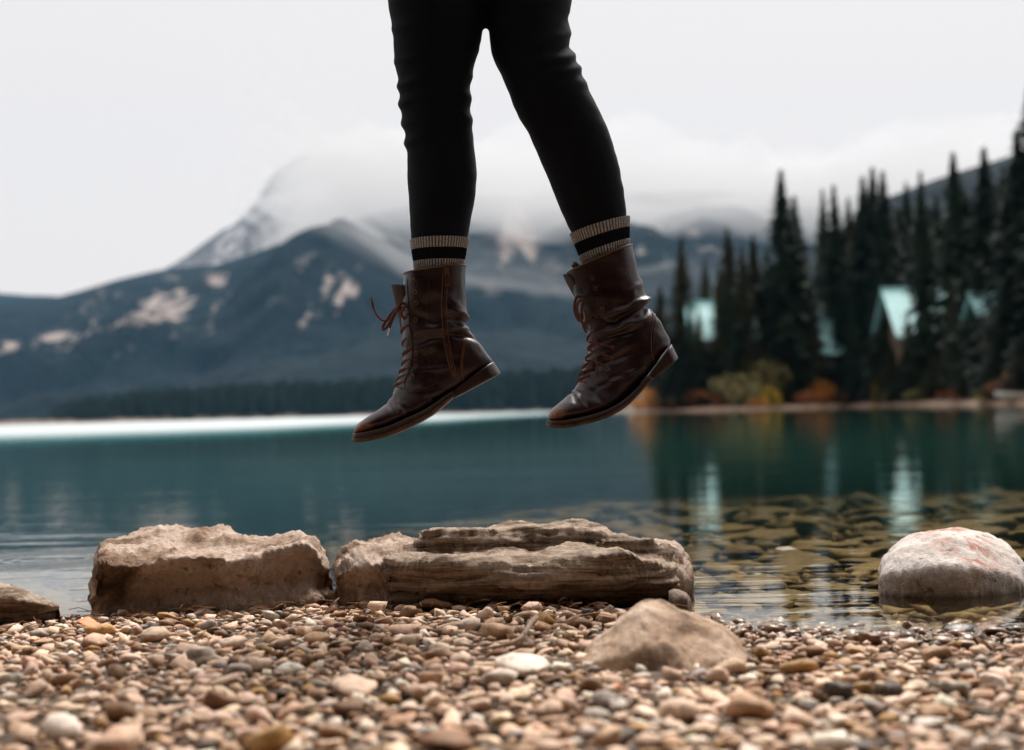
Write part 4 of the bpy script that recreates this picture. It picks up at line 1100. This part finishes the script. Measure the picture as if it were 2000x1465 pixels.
for i in range(n):
    u, vv = to_px(V[i])
    left = u < 950 - max(0, (45 - vv)) * 0.0 and (u < 940 or vv < 45)
    q = Vector(V[i])
    if left:
        tw = 10 * noise.noise(q * 6)
        for (v0, side_, am, wd_) in ((52, -1, .0022, 9), (118, -1, .002, 8), (167, -1, .0048, 10), (203, -1, .0052, 11), (244, -1, .0055, 12), (283, -1, .0042, 10), (150, 1, .0022, 9), (191, 1, .0038, 13), (233, 1, .003, 11), (95, 1, .0018, 10)):
            ed = max(0, side_ * (u - 850) / 65 + .15); sl_ = (u - (785 if side_ < 0 else 920)) * (-.28 * -side_)
            D[i] += am * min(1, ed) ** 1.5 * math.exp(-((vv - v0 - sl_ - tw * (1 - min(1, ed))) / wd_) ** 2)
        D[i] += math.exp(-((vv - 200) / 110) ** 2) * 0.0022 * noise.noise(Vector((q.x * 7, q.y * 7, q.z * 40)))
    else:
        tw = 10 * noise.noise(q * 6)
        for (v0, am, wd_) in ((66, .0050, 13), (92, -.0018, 6), (111, .0050, 11), (138, .0045, 10), (34, -.0018, 9), (168, .002, 12)):
            ed = max(0, (u - 1010) / 95); D[i] += am * min(1.1, ed) ** 1.6 * math.exp(-((vv - v0 + (u - 1112) * .2 - tw * (1 - min(1, ed))) / wd_) ** 2)
        D[i] += math.exp(-((vv - 110) / 90) ** 2) * 0.0022 * noise.noise(Vector((q.x * 7, q.y * 7, q.z * 40)))
    D[i] += 0.0009 * noise.noise(Vector((q.x * 25, q.y * 25, q.z * 60)))
V = V + N * D[:, None]
V -= np.array(person.location)
me.vertices.foreach_set('co', V.ravel()); me.update()
me.name = 'trousers'; me.materials.clear(); me.materials.append(M['denim'])
trousers = link(bpy.data.objects.new('trousers', me), person)
def sock(rows, bands):
    Rw = catmull(np.array(rows, float), 41); nc = 400; ribs = 58
    V = ring_loft([list(r) for r in Rw], 41, nc, 2.05)
    th = np.linspace(0, 2 * np.pi, nc, endpoint=False)
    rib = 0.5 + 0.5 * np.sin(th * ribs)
    Nn = V - V.mean(1, keepdims=True); Nn /= np.linalg.norm(Nn, axis=2, keepdims=True)
    jit = np.array([[noise.noise(Vector((math.cos(t) * 5, math.sin(t) * 5, i * .4))) for t in th] for i in range(41)])
    V = V + Nn * (rib[None, :, None] * 0.0018 + jit[:, :, None] * .0007)
    o = None
    for (a, b, mat) in bands:
        S = V[a:b + 1].copy()
        cen = S.mean(1, keepdims=True)
        if mat == 'wool_black': S = cen + (S - cen) * 0.992
        first = cen[0] + (S[0] - cen[0]) * 0.93; last = cen[-1] + (S[-1] - cen[-1]) * 0.93
        S = np.concatenate([first[None], S, last[None]])
        piece = loft_obj('sock' if o is None else ('stripe' if mat == 'wool_black' else 'ankle'), S, M[mat], o or person)
        if o is None: o = piece
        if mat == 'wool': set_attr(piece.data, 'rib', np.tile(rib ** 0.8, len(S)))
    return o
def band_rows(A0, B0, A1, B1, w0, w1, yo):
    return [(A0[0] + (A1[0] - A0[0]) * t, A0[1] + (A1[1] - A0[1]) * t, B0[0] + (B1[0] - B0[0]) * t, B0[1] + (B1[1] - B0[1]) * t, w0 + (w1 - w0) * t, yo) for t in (0, .33, .66, 1)]
s1 = sock(band_rows((802, 469), (915, 466), (815, 560), (897, 556), .0500, .034, .01), [(0, 9, 'wool'), (9, 19, 'wool_black'), (19, 40, 'wool')])
s2 = sock(band_rows((1114, 457), (1229, 423), (1152, 548), (1228, 516), .0495, .033, .028), [(0, 9, 'wool'), (9, 19, 'wool_black'), (19, 40, 'wool')])
tag(s1, 'grey ribbed wool sock with a black band above the zipped boot'); tag(s2, 'grey ribbed wool sock with a black band above the unzipped boot')

# ---- boots
def boot(label, rows, sole_pts, heel, folds, toe, creases, collar_drop):
    NR, NC = 150, 88
    V = ring_loft(rows, NR, NC, 2.35)
    # folds and creases, in photo pixels
    Nn = V - V.mean(1, keepdims=True); Nn /= np.linalg.norm(Nn, axis=2, keepdims=True) + 1e-9
    sc_ = np.zeros(V.shape[:2])
    for i in range(NR):
        for j in range(NC):
            u, v_ = to_px(V[i, j]); q = Vector(V[i, j]); d = 0.0
            for (cx, cy, ang, ln, wd, am) in folds:
                a, b = u - cx, v_ - cy; al = a * math.cos(ang) + b * math.sin(ang); ac = -a * math.sin(ang) + b * math.cos(ang)
                ac += 6 * noise.noise(Vector((al * .04, cx, q.y * 20))) + 0.004 * al * al * (1 if am > 0 else -1) * 0.3
                d += 1.7 * am * math.exp(-(al / ln) ** 2 - (ac / wd) ** 2)
            amp_ = 0.0022 if 560 < v_ < 760 else 0.0011
            d += amp_ * (noise.noise(Vector((q.x * 22, q.y * 22, q.z * 48))) + .5 * noise.noise(q * 75))
            V[i, j] += Nn[i, j] * d
            sc_[i, j] = math.exp(-(((u - toe[0]) / 34) ** 2 + ((v_ - toe[1]) / 26) ** 2)) * .95
    # the open top: fold the rim inward as lining
    cen0 = V[0].mean(0); down = (V[6].mean(0) - cen0)
    inner = [cen0 + (V[0] - cen0) * 0.965 + down * .0, cen0 + (V[0] - cen0) * .955 + down * .6, V[14].mean(0) + (V[14] - V[14].mean(0)) * .93]
    tipc = V[-1].mean(0)
    allV = V.reshape(-1, 3)
    Fc = grid_faces(NR, NC, True).tolist()
    Fc.append([(NR - 1) * NC + k for k in range(NC)])
    b = mesh_obj('boot', allV, Fc, M['leather'], person)
    set_attr(b.data, 'scuff', sc_.ravel())
    fix_normals(b.data)
    tag(b, label)
    L = np.array([V[0] * .999 + cen0 * .001] + inner)
    ln_ = loft_obj('lining', L[1:], M['lining'], b)
    rim = np.vstack([V[0], V[0][:2]])
    v, f = tube(rim, .0015, 6); mesh_obj('collar_edge', v, f, M['edge'], b)
    bvh = BVHTree.FromPolygons([tuple(p) for p in allV], Fc)
    def hit(px, py, off=0.0, far=False):
        a = Vector((0, 0, CAMZ)); d = (W(px, py, Y0) - a).normalized()
        if far:
            a = a + d * 3.2; d = -d
        h = bvh.ray_cast(a, d)
        if h[0] is None:
            h2 = bvh.find_nearest(W(px, py, Y0)); nrm = (h2[0] - Vector((W(px, py, Y0)))); return h2[0], Vector((0, -1, 0))
        nrm = h[1] if h[1].dot(d) < 0 else -h[1]
        return h[0] + nrm * off, nrm
    # sole: a band under the foot from toe to heel breast, then the heel block
    Sp = catmull(np.array(sole_pts, float), 40)          # px, py (welt line), half width, thickness px, depth off
    for nm, k0, k1, grow, mat in (('welt', -0.22, 0.34, 0.0030, M['welt']), ('sole', 0.38, 1.0, 0.0012, M['sole'])):
        rings = []
        T = np.gradient(Sp[:, :2], axis=0); T /= np.linalg.norm(T, axis=1, keepdims=True); Nn2 = np.column_stack([-T[:, 1], T[:, 0]])
        Nn2 *= np.sign(Nn2[:, 1:2])
        for q in range(40):
            px, py, w_, th_, yo = Sp[q]
            e0 = min(1, (q + .25) / 5.0); rnd_ = math.sqrt(max(0, 1 - (1 - e0) ** 2))
            ww = (w_ + grow) * rnd_
            ring = []
            for (dz, sx) in ((k0, 1), (k0, .5), (k0, 0), (k0, -.5), (k0, -1), (k0 * .5 + k1 * .5, -1.02), (k1, -.97), (k1, -.5), (k1, 0), (k1, .5), (k1, .97), (k0 * .5 + k1 * .5, 1.02)):
                P = W(px + Nn2[q, 0] * th_ * dz, py + Nn2[q, 1] * th_ * dz, Y0 + yo)
                ring.append((P.x, P.y - ww * sx, P.z))
            rings.append(ring)
        o_ = loft_obj(nm, np.array(rings), mat, b, (True, True)); fix_normals(o_.data)
    top0, top1, bot0, bot1, hw, yo = heel
    rings = []
    for t in np.linspace(0, 1, 16):
        a0 = np.array(top0) + (np.array(top1) - np.array(top0)) * t; a1 = np.array(bot0) + (np.array(bot1) - np.array(bot0)) * t
        e0 = max(0.0, (t - .62) / .38); ww = hw * math.sqrt(max(0.02, 1 - e0 ** 2.4)) * (1 + .04 * t)
        ring = []
        for (k, sx) in ((0, 1), (0, 0), (0, -1), (.33, -1.0), (.66, -1.01), (1, -1.02), (1, 0), (1, 1.02), (.66, 1.01), (.33, 1.0)):
            p2 = a0 + (a1 - a0) * k; P = W(p2[0], p2[1], Y0 + yo); ring.append((P.x, P.y - ww * sx, P.z))
        rings.append(ring)
    o_ = loft_obj('heel', np.array(rings), M['heel'], b, (True, True)); fix_normals(o_.data)
    bv = o_.modifiers.new('b', 'BEVEL'); bv.width = .0015; bv.segments = 2; bv.limit_method = 'ANGLE'
    return b, hit
def on_boot(b, hit, pts, r, name, mat, res=40, off=.0008, flat=1.0):
    P = catmull(np.array(pts, float), res); Q = [tuple(hit(a, c_, off)[0]) for a, c_ in P]
    v, f = tube(Q, r, 6, None, flat); return mesh_obj(name, v, f, mat, b)
def eyelet(b, hit, px, py, r=.0031):
    p_, n_ = hit(px, py, .0006); n_ = n_.normalized(); t1 = n_.orthogonal().normalized(); t2 = n_.cross(t1)
    pts = [tuple(p_ + (t1 * math.cos(a) + t2 * math.sin(a)) * r) for a in np.linspace(0, 2 * math.pi * 13 / 12, 14)]
    v, f = tube(pts, .0009, 6); e_ = mesh_obj('eyelet', v, f, M['brass'], b)
    disc = [tuple(p_ + (t1 * math.cos(a) + t2 * math.sin(a)) * r * .8) for a in np.linspace(0, 2 * math.pi, 12, endpoint=False)]
    v2 = disc + [tuple(p_ + n_ * .0002)]
def lace_run(b, pts, r=.0019, name='lace', mat=None, res=60):
    v, f = tube([tuple(p) for p in pts], r, 8, res, .6); return mesh_obj(name, v, f, mat or M['lace'], b)

# boot with the zip (image left)
B1 = [(789, 536, 909, 519, .046, .01), (787, 560, 909, 545, .046, .01), (785, 590, 910, 578, .045, .008), (783, 620, 914, 612, .043, .006), (785, 645, 915, 640, .041, .004), (788, 668, 924, 655, .039, .002), (789, 690, 940, 674, .038, 0), (788, 708, 953, 692, .037, -.002), (784, 724, 962, 706, .036, -.004), (779, 738, 955, 718, .036, -.006), (774, 752, 925, 742, .036, -.008), (768, 766, 890, 764, .037, -.012), (759, 783, 858, 785, .039, -.016), (744, 797, 826, 803, .042, -.022), (727, 808, 797, 819, .043, -.027), (712, 818, 768, 833, .041, -.031), (701, 826, 742, 841, .035, -.034), (694, 834, 718, 847, .026, -.037), (692, 841, 702, 849, .013, -.039), (692.5, 845, 696, 849, .003, -.04)]
fol1 = [(900, 628, .25, 30, 6, -.004), (895, 612, .45, 34, 7, .0035), (890, 645, -.1, 30, 5, .003), (900, 655, .2, 26, 4, -.004), (850, 640, -.3, 34, 7, .0025), (840, 665, -.25, 40, 6, -.0022), (830, 625, .5, 30, 7, -.002), (770, 785, 1.1, 22, 4, -.003), (777, 792, 1.0, 22, 4, .0022), (786, 795, .95, 24, 4, -.0026), (760, 795, 1.1, 14, 3, -.0015), (840, 780, .3, 26, 5, -.0015), (880, 700, 1.2, 24, 4, -.0015), (880, 590, .7, 30, 8, .002), (850, 720, -.1, 40, 6, .0016)]
sole1 = [(689, 848, .010, 12, -.040), (700, 849, .030, 14, -.036), (725, 845, .042, 15, -.032), (763, 835, .0455, 15, -.028), (800, 819, .044, 15, -.022), (836, 801, .040, 13, -.016), (862, 783, .036, 11, -.012), (886, 766, .034, 8, -.010)]
b1, hit1 = boot('brown leather boot with the side zip, laces hanging loose', B1, sole1, ((884, 766), (964, 706), (888, 778), (979, 729), .035, -.006), fol1, (705, 838), None, None)
zl = [(871, 524), (868, 560), (867, 600), (869, 640), (873, 675), (878, 700), (885, 725), (888, 735)]
for dx, nm in ((-4.5, 'zip_stitching'), (5.0, 'zip_stitching')):
    on_boot(b1, hit1, [(a + dx, c_) for a, c_ in zl], .0007, nm, M['thread'], 60)
z = on_boot(b1, hit1, zl, .0021, 'zip_tape', M['heel'], 60, -.0006)
ztop = hit1(872, 523, .003)[0]
# zip teeth on the open lower run and the slider at the top
P = catmull(np.array(zl, float), 90); tv = []
for i in range(50, 90):
    p_, n_ = hit1(P[i][0] + (1.1 if i % 2 else -1.1), P[i][1], .0012); v, f = box(-.0011, .0011, -.0007, .0007, -.0006, .0006); tv.append((v + np.array(p_), f))
v, f = merge(tv); mesh_obj('zip_teeth', v, f, M['brass'], b1, False)
def plate(b, hit, px, py, wpx, hpx, mat, name, hole=False, lift=.003):
    p_, n_ = hit(px, py, lift); s = Y0 / F
    parts_ = []
    a, h_ = wpx * s / 2, hpx * s / 2
    if hole:
        for (x0, x1, z0, z1) in ((-a, -a * .55, -h_, h_), (a * .55, a, -h_, h_), (-a * .54, a * .54, h_ * .8, h_), (-a * .54, a * .54, -h_, -h_ * .75)):
            parts_.append(box(x0, x1, -.0008, .0008, z0, z1))
    else: parts_.append(box(-a, a, -.0012, .0012, -h_, h_))
    v, f = merge(parts_); mesh_obj(name, v + np.array(p_), f, mat, b, False)
plate(b1, hit1, 872, 528, 8, 12, M['brass'], 'zip_slider', lift=.0025)
plate(b1, hit1, 873, 545, 9, 26, M['brass'], 'zip_puller', True, .003)
# stitched seams of the counter and the vamp
on_boot(b1, hit1, [(912, 652), (906, 672), (901, 700), (901, 730), (904, 745)], .0006, 'seam', M['thread'], 40)
on_boot(b1, hit1, [(915, 653), (909, 673), (904, 700), (904, 730), (907, 743)], .0006, 'seam', M['thread'], 40)
on_boot(b1, hit1, [(795, 545), (797, 580), (800, 630), (806, 680), (800, 720), (790, 748), (796, 765), (815, 766), (845, 752), (880, 738)], .0006, 'seam', M['heel'], 90)
on_boot(b1, hit1, [(838, 540), (836, 600), (833, 680), (840, 720)], .0005, 'seam', M['heel'], 60)
for (a, c_) in ((808, 548), (811, 570), (813, 592), (812, 625), (814, 655), (813, 690), (813, 716), (805, 735)): eyelet(b1, hit1, a, c_)

def tongue(b, A0, A1, wd, curl, thick=.0022, yo=.01, wrap=.018, name='tongue', mat='lining'):
    """curved sheet standing in front of the shaft from pixel A0 (root) to A1 (top)"""
    V = []; n, m_ = 14, 13
    for i in range(n):
        t = i / (n - 1); px = A0[0] + (A1[0] - A0[0]) * t - curl * math.sin(t * math.pi); py = A0[1] + (A1[1] - A0[1]) * t
        for k in range(m_):
            a = (k / (m_ - 1) - .5) * 2
            P = W(px, py + 2.5 * a * a * (t > .9), Y0 + yo); round_ = (1 - .25 * max(0, t - .8) / .2 * abs(a) ** 4)
            V.append((P.x + wrap * a * a, P.y + wd * a * round_, P.z))
    o_ = mesh_obj(name, V, grid_faces(n, m_), M[mat], b)
    sm_ = o_.modifiers.new('t', 'SOLIDIFY'); sm_.thickness = thick; sm_.offset = 0
    set_attr(o_.data, 'scuff', np.zeros(len(V))); return o_
tongue(b1, (783, 640), (765, 556), .026, 0, wrap=.022)
Ptop = [W(765, 556, Y0 + .01)]
# lacing: crosses over the front edge of the shaft
def front_pt(rows, k, side, out=.003):
    R_ = catmull(np.array(rows, float), 200); i = int(k * 199); ax, ay, bx, by, w_, yo = R_[i]
    A, B = W(ax, ay, Y0 + yo), W(bx, by, Y0 + yo); d = (A - B).normalized()
    return A + d * out - (A - B) * (.0 if side == 0 else .13) + Vector((0, -side * w_ * .72, 0)) + d * 0
def lacing(b, rows, ks):
    for i in range(len(ks) - 1):
        for sgn in (1, -1):
            a = front_pt(rows, ks[i], sgn, .001); c_ = front_pt(rows, ks[i + 1], -sgn, .001); mid = front_pt(rows, (ks[i] + ks[i + 1]) / 2, 0, -.0004 + (.0018 if sgn > 0 else 0) + random.uniform(-.0006, .0010))
            lace_run(b, [a, a * .55 + mid * .45 + (mid - (a + c_) / 2) * .35, mid, c_ * .55 + mid * .45 + (mid - (a + c_) / 2) * .2, c_], .0026, res=26)
lacing(b1, B1, [.20, .25, .305, .355, .41, .46, .515, .56])
def px_path(pts): return [W(a, c_, Y0 + d) for a, c_, d in pts]
lace_run(b1, px_path([(790, 600, -.02), (776, 604, -.03), (762, 622, -.035), (748, 626, -.03), (736, 615, -.025), (730, 602, -.02), (727, 590, -.02), (725, 581, -.018)]), [.0021, .0021, .002, .0019, .0019, .0021, .0022, .0014])
lace_run(b1, px_path([(788, 592, -.01), (780, 596, -.025), (770, 612, -.036), (760, 632, -.04), (751, 643, -.038), (747, 640, -.034), (756, 624, -.03), (770, 606, -.026), (786, 590, -.02)]), .0024)
lace_run(b1, px_path([(790, 606, -.022), (778, 606, -.034), (770, 618, -.038), (764, 632, -.038), (761, 641, -.036)]), .0018)
lace_run(b1, px_path([(761, 640, -.036), (759, 648, -.035), (757, 656, -.034)]), .0013, 'lace_tip', M['steel'], 12)
lace_run(b1, px_path([(792, 596, -.03), (784, 610, -.036), (790, 622, -.036), (797, 612, -.034)]), .0024)

# boot seen from the outer side (image right)
B2 = [(1108, 534, 1234, 479, .048, .028), (1114, 556, 1240, 508, .047, .026), (1124, 582, 1248, 540, .046, .022), (1134, 610, 1256, 568, .044, .018), (1142, 634, 1265, 592, .042, .014), (1148, 656, 1276, 610, .040, .010), (1150, 676, 1290, 630, .039, .006), (1148, 694, 1302, 652, .038, .003), (1142, 712, 1308, 670, .037, 0), (1136, 728, 1300, 684, .037, -.004), (1130, 742, 1280, 712, .037, -.008), (1124, 754, 1260, 738, .038, -.013), (1115, 766, 1236, 764, .040, -.018), (1103, 778, 1210, 786, .043, -.025), (1092, 787, 1182, 802, .044, -.031), (1082, 796, 1150, 813, .042, -.036), (1075, 804, 1120, 819, .036, -.040), (1071, 812, 1096, 823, .027, -.043), (1070.5, 818, 1080, 824, .014, -.045), (1071, 821, 1074, 824, .003, -.046)]
fol2 = [(1230, 600, -.45, 40, 6, .0042), (1225, 614, -.45, 42, 6, -.004), (1215, 640, -.35, 46, 7, .0035), (1205, 655, -.3, 46, 6, -.003), (1262, 585, -.9, 20, 6, .004), (1268, 602, -.8, 22, 5, -.004), (1185, 625, .2, 30, 6, -.0025), (1190, 690, -.4, 44, 7, .002), (1175, 712, -.4, 44, 6, -.002), (1118, 770, .9, 22, 4, -.0032), (1128, 776, .85, 24, 4, .0024), (1138, 780, .85, 26, 4, -.0028), (1200, 740, -.5, 40, 5, -.0018), (1225, 730, -.5, 40, 5, .0016), (1245, 560, -1.0, 26, 8, .0025), (1160, 770, .6, 30, 5, -.0015)]
sole2 = [(1068, 822, .012, 9, -.046), (1080, 824, .031, 11, -.042), (1103, 823, .043, 12, -.038), (1144, 815, .047, 12, -.033), (1182, 803, .046, 12, -.028), (1214, 785, .042, 11, -.021), (1240, 762, .038, 9, -.015), (1266, 735, .036, 8, -.010)]
b2, hit2 = boot('brown leather lace-up boot with a scuffed toe, eyelets showing', B2, sole2, ((1264, 736), (1311, 672), (1272, 742), (1324, 699), .036, -.002), fol2, (1086, 812), None, None)
on_boot(b2, hit2, [(1274, 610), (1276, 625), (1272, 650), (1272, 680), (1277, 705)], .0007, 'seam', M['thread'], 40)
on_boot(b2, hit2, [(1278, 612), (1280, 626), (1276, 650), (1276, 680), (1281, 703)], .0007, 'seam', M['heel'], 40)
on_boot(b2, hit2, [(1143, 522), (1146, 545), (1160, 590), (1176, 640), (1196, 680), (1200, 705), (1186, 738), (1190, 746), (1215, 742), (1245, 728), (1262, 722)], .0006, 'seam', M['heel'], 90)
for (a, c_) in ((1156, 543), (1163, 564), (1176, 604), (1185, 623), (1193, 660), (1197, 679), (1195, 700), (1187, 722)): eyelet(b2, hit2, a, c_)
tongue(b2, (1130, 590), (1100, 536), .03, 2, yo=.03, wrap=.012)
o_ = tongue(b2, (1150, 560), (1128, 512), .03, -2, yo=.05, wrap=-.01)
lacing(b2, B2, [.20, .255, .31, .36, .415, .465, .515, .565])
for pts in ([(1150, 684, -.04), (1165, 688, -.045), (1182, 694, -.045), (1194, 700, -.044)], [(1144, 704, -.042), (1162, 706, -.048), (1178, 714, -.05), (1187, 722, -.048)], [(1150, 668, -.036), (1168, 672, -.042), (1186, 676, -.042), (1197, 679, -.04)]):
    lace_run(b2, px_path(pts), .0018, res=24)
lace_run(b2, px_path([(1135, 580, -.012), (1127, 580, -.02), (1122, 596, -.024), (1124, 612, -.026), (1131, 626, -.026), (1137, 622, -.024), (1136, 606, -.02), (1139, 590, -.014)]), .0026)
lace_run(b2, px_path([(1137, 586, -.02), (1130, 590, -.03), (1127, 606, -.032), (1133, 624, -.032), (1141, 632, -.03), (1146, 622, -.028), (1142, 604, -.024)]), .0024)
lace_run(b2, px_path([(1140, 600, -.03), (1134, 616, -.036), (1140, 640, -.036), (1146, 650, -.034)]), .0018)
lace_run(b2, px_path([(1163, 700, -.05), (1166, 716, -.054), (1165, 732, -.054)]), .0017, res=20)

# ------------------------------------------------------------------ air: low cloud on the mountain, and haze
def vol_mat(name, col, dens, aniso=0.0):
    m_ = bpy.data.materials.new(name); m_.use_nodes = True; t = m_.node_tree
    t.nodes.remove(t.nodes['Principled BSDF'])
    pv = t.nodes.new('ShaderNodeVolumePrincipled'); pv.inputs['Color'].default_value = (*col, 1); pv.inputs['Density'].default_value = dens; pv.inputs['Anisotropy'].default_value = aniso
    t.links.new(pv.outputs[0], t.nodes['Material Output'].inputs['Volume']); return m_
def cloud_bank(name, label, drop, dens, px_a, px_b, thick):
    pxs = np.linspace(px_a, 2500, 150); ys = np.linspace(1500, 3900, 60)
    Vb, Vt = [], []
    for Y in ys:
        for px in pxs:
            X = W(px, 800, 1.0).x * Y
            zb = float(lerp_tab([(360, 580), (480, 540), (560, 480), (660, 405), (780, 345), (900, 312), (1100, 295), (1500, 275), (1700, 285), (2500, 360)], px))
            zb += drop + 28 * fbm((X * .0045, Y * .0045, 4), 5) + max(0, 2000 - Y) * .12
            e_ = float(smooth01(px_a, px_b, px) * (1 - smooth01(1900, 2500, px)) * smooth01(1500, 2700, Y) * (1 - smooth01(3400, 3900, Y)))
            zt = zb + 6 + e_ * (thick + max(0, Y - 2300) * .12 + 110 * fbm((X * .003, Y * .003, 8), 5))
            Vb.append((X, Y, zb)); Vt.append((X, Y, zt))
    nb_ = len(Vb); V = np.array(Vb + Vt); nr, nc = len(ys), len(pxs)
    f1 = grid_faces(nr, nc); f2 = f1[:, ::-1] + nb_
    side = []
    for j in range(nc - 1):
        side.append([j + 1, j, nb_ + j, nb_ + j + 1]); k = (nr - 1) * nc; side.append([k + j, k + j + 1, nb_ + k + j + 1, nb_ + k + j])
    for i in range(nr - 1):
        side.append([i * nc, (i + 1) * nc, nb_ + (i + 1) * nc, nb_ + i * nc]); k = nc - 1; side.append([(i + 1) * nc + k, i * nc + k, nb_ + i * nc + k, nb_ + (i + 1) * nc + k])
    o = mesh_obj(name, V, f1.tolist() + f2.tolist() + side, vol_mat('cloud_vapour', (0.86, 0.863, 0.868), dens), smooth=False)
    fix_normals(o.data)
    tag(o, label, 'cloud', kind='stuff')
cloud_bank('low_cloud', 'low white cloud wrapping the upper slopes of the mountain', -50, 0.0036, 450, 840, 190)
cloud_bank('mist', 'thin mist hanging below the low cloud on the forested slopes', -185, 0.0022, 470, 720, 150)
v, f = box(-4200, 4200, -120, 4700, -7, 1000)
o = mesh_obj('haze', v, f, vol_mat('haze_air', (0.25, 0.62, 1.0), 0.000034), smooth=False)
fix_normals(o.data)
tag(o, 'thin blue haze over the lake and the mountains', 'haze', kind='stuff')
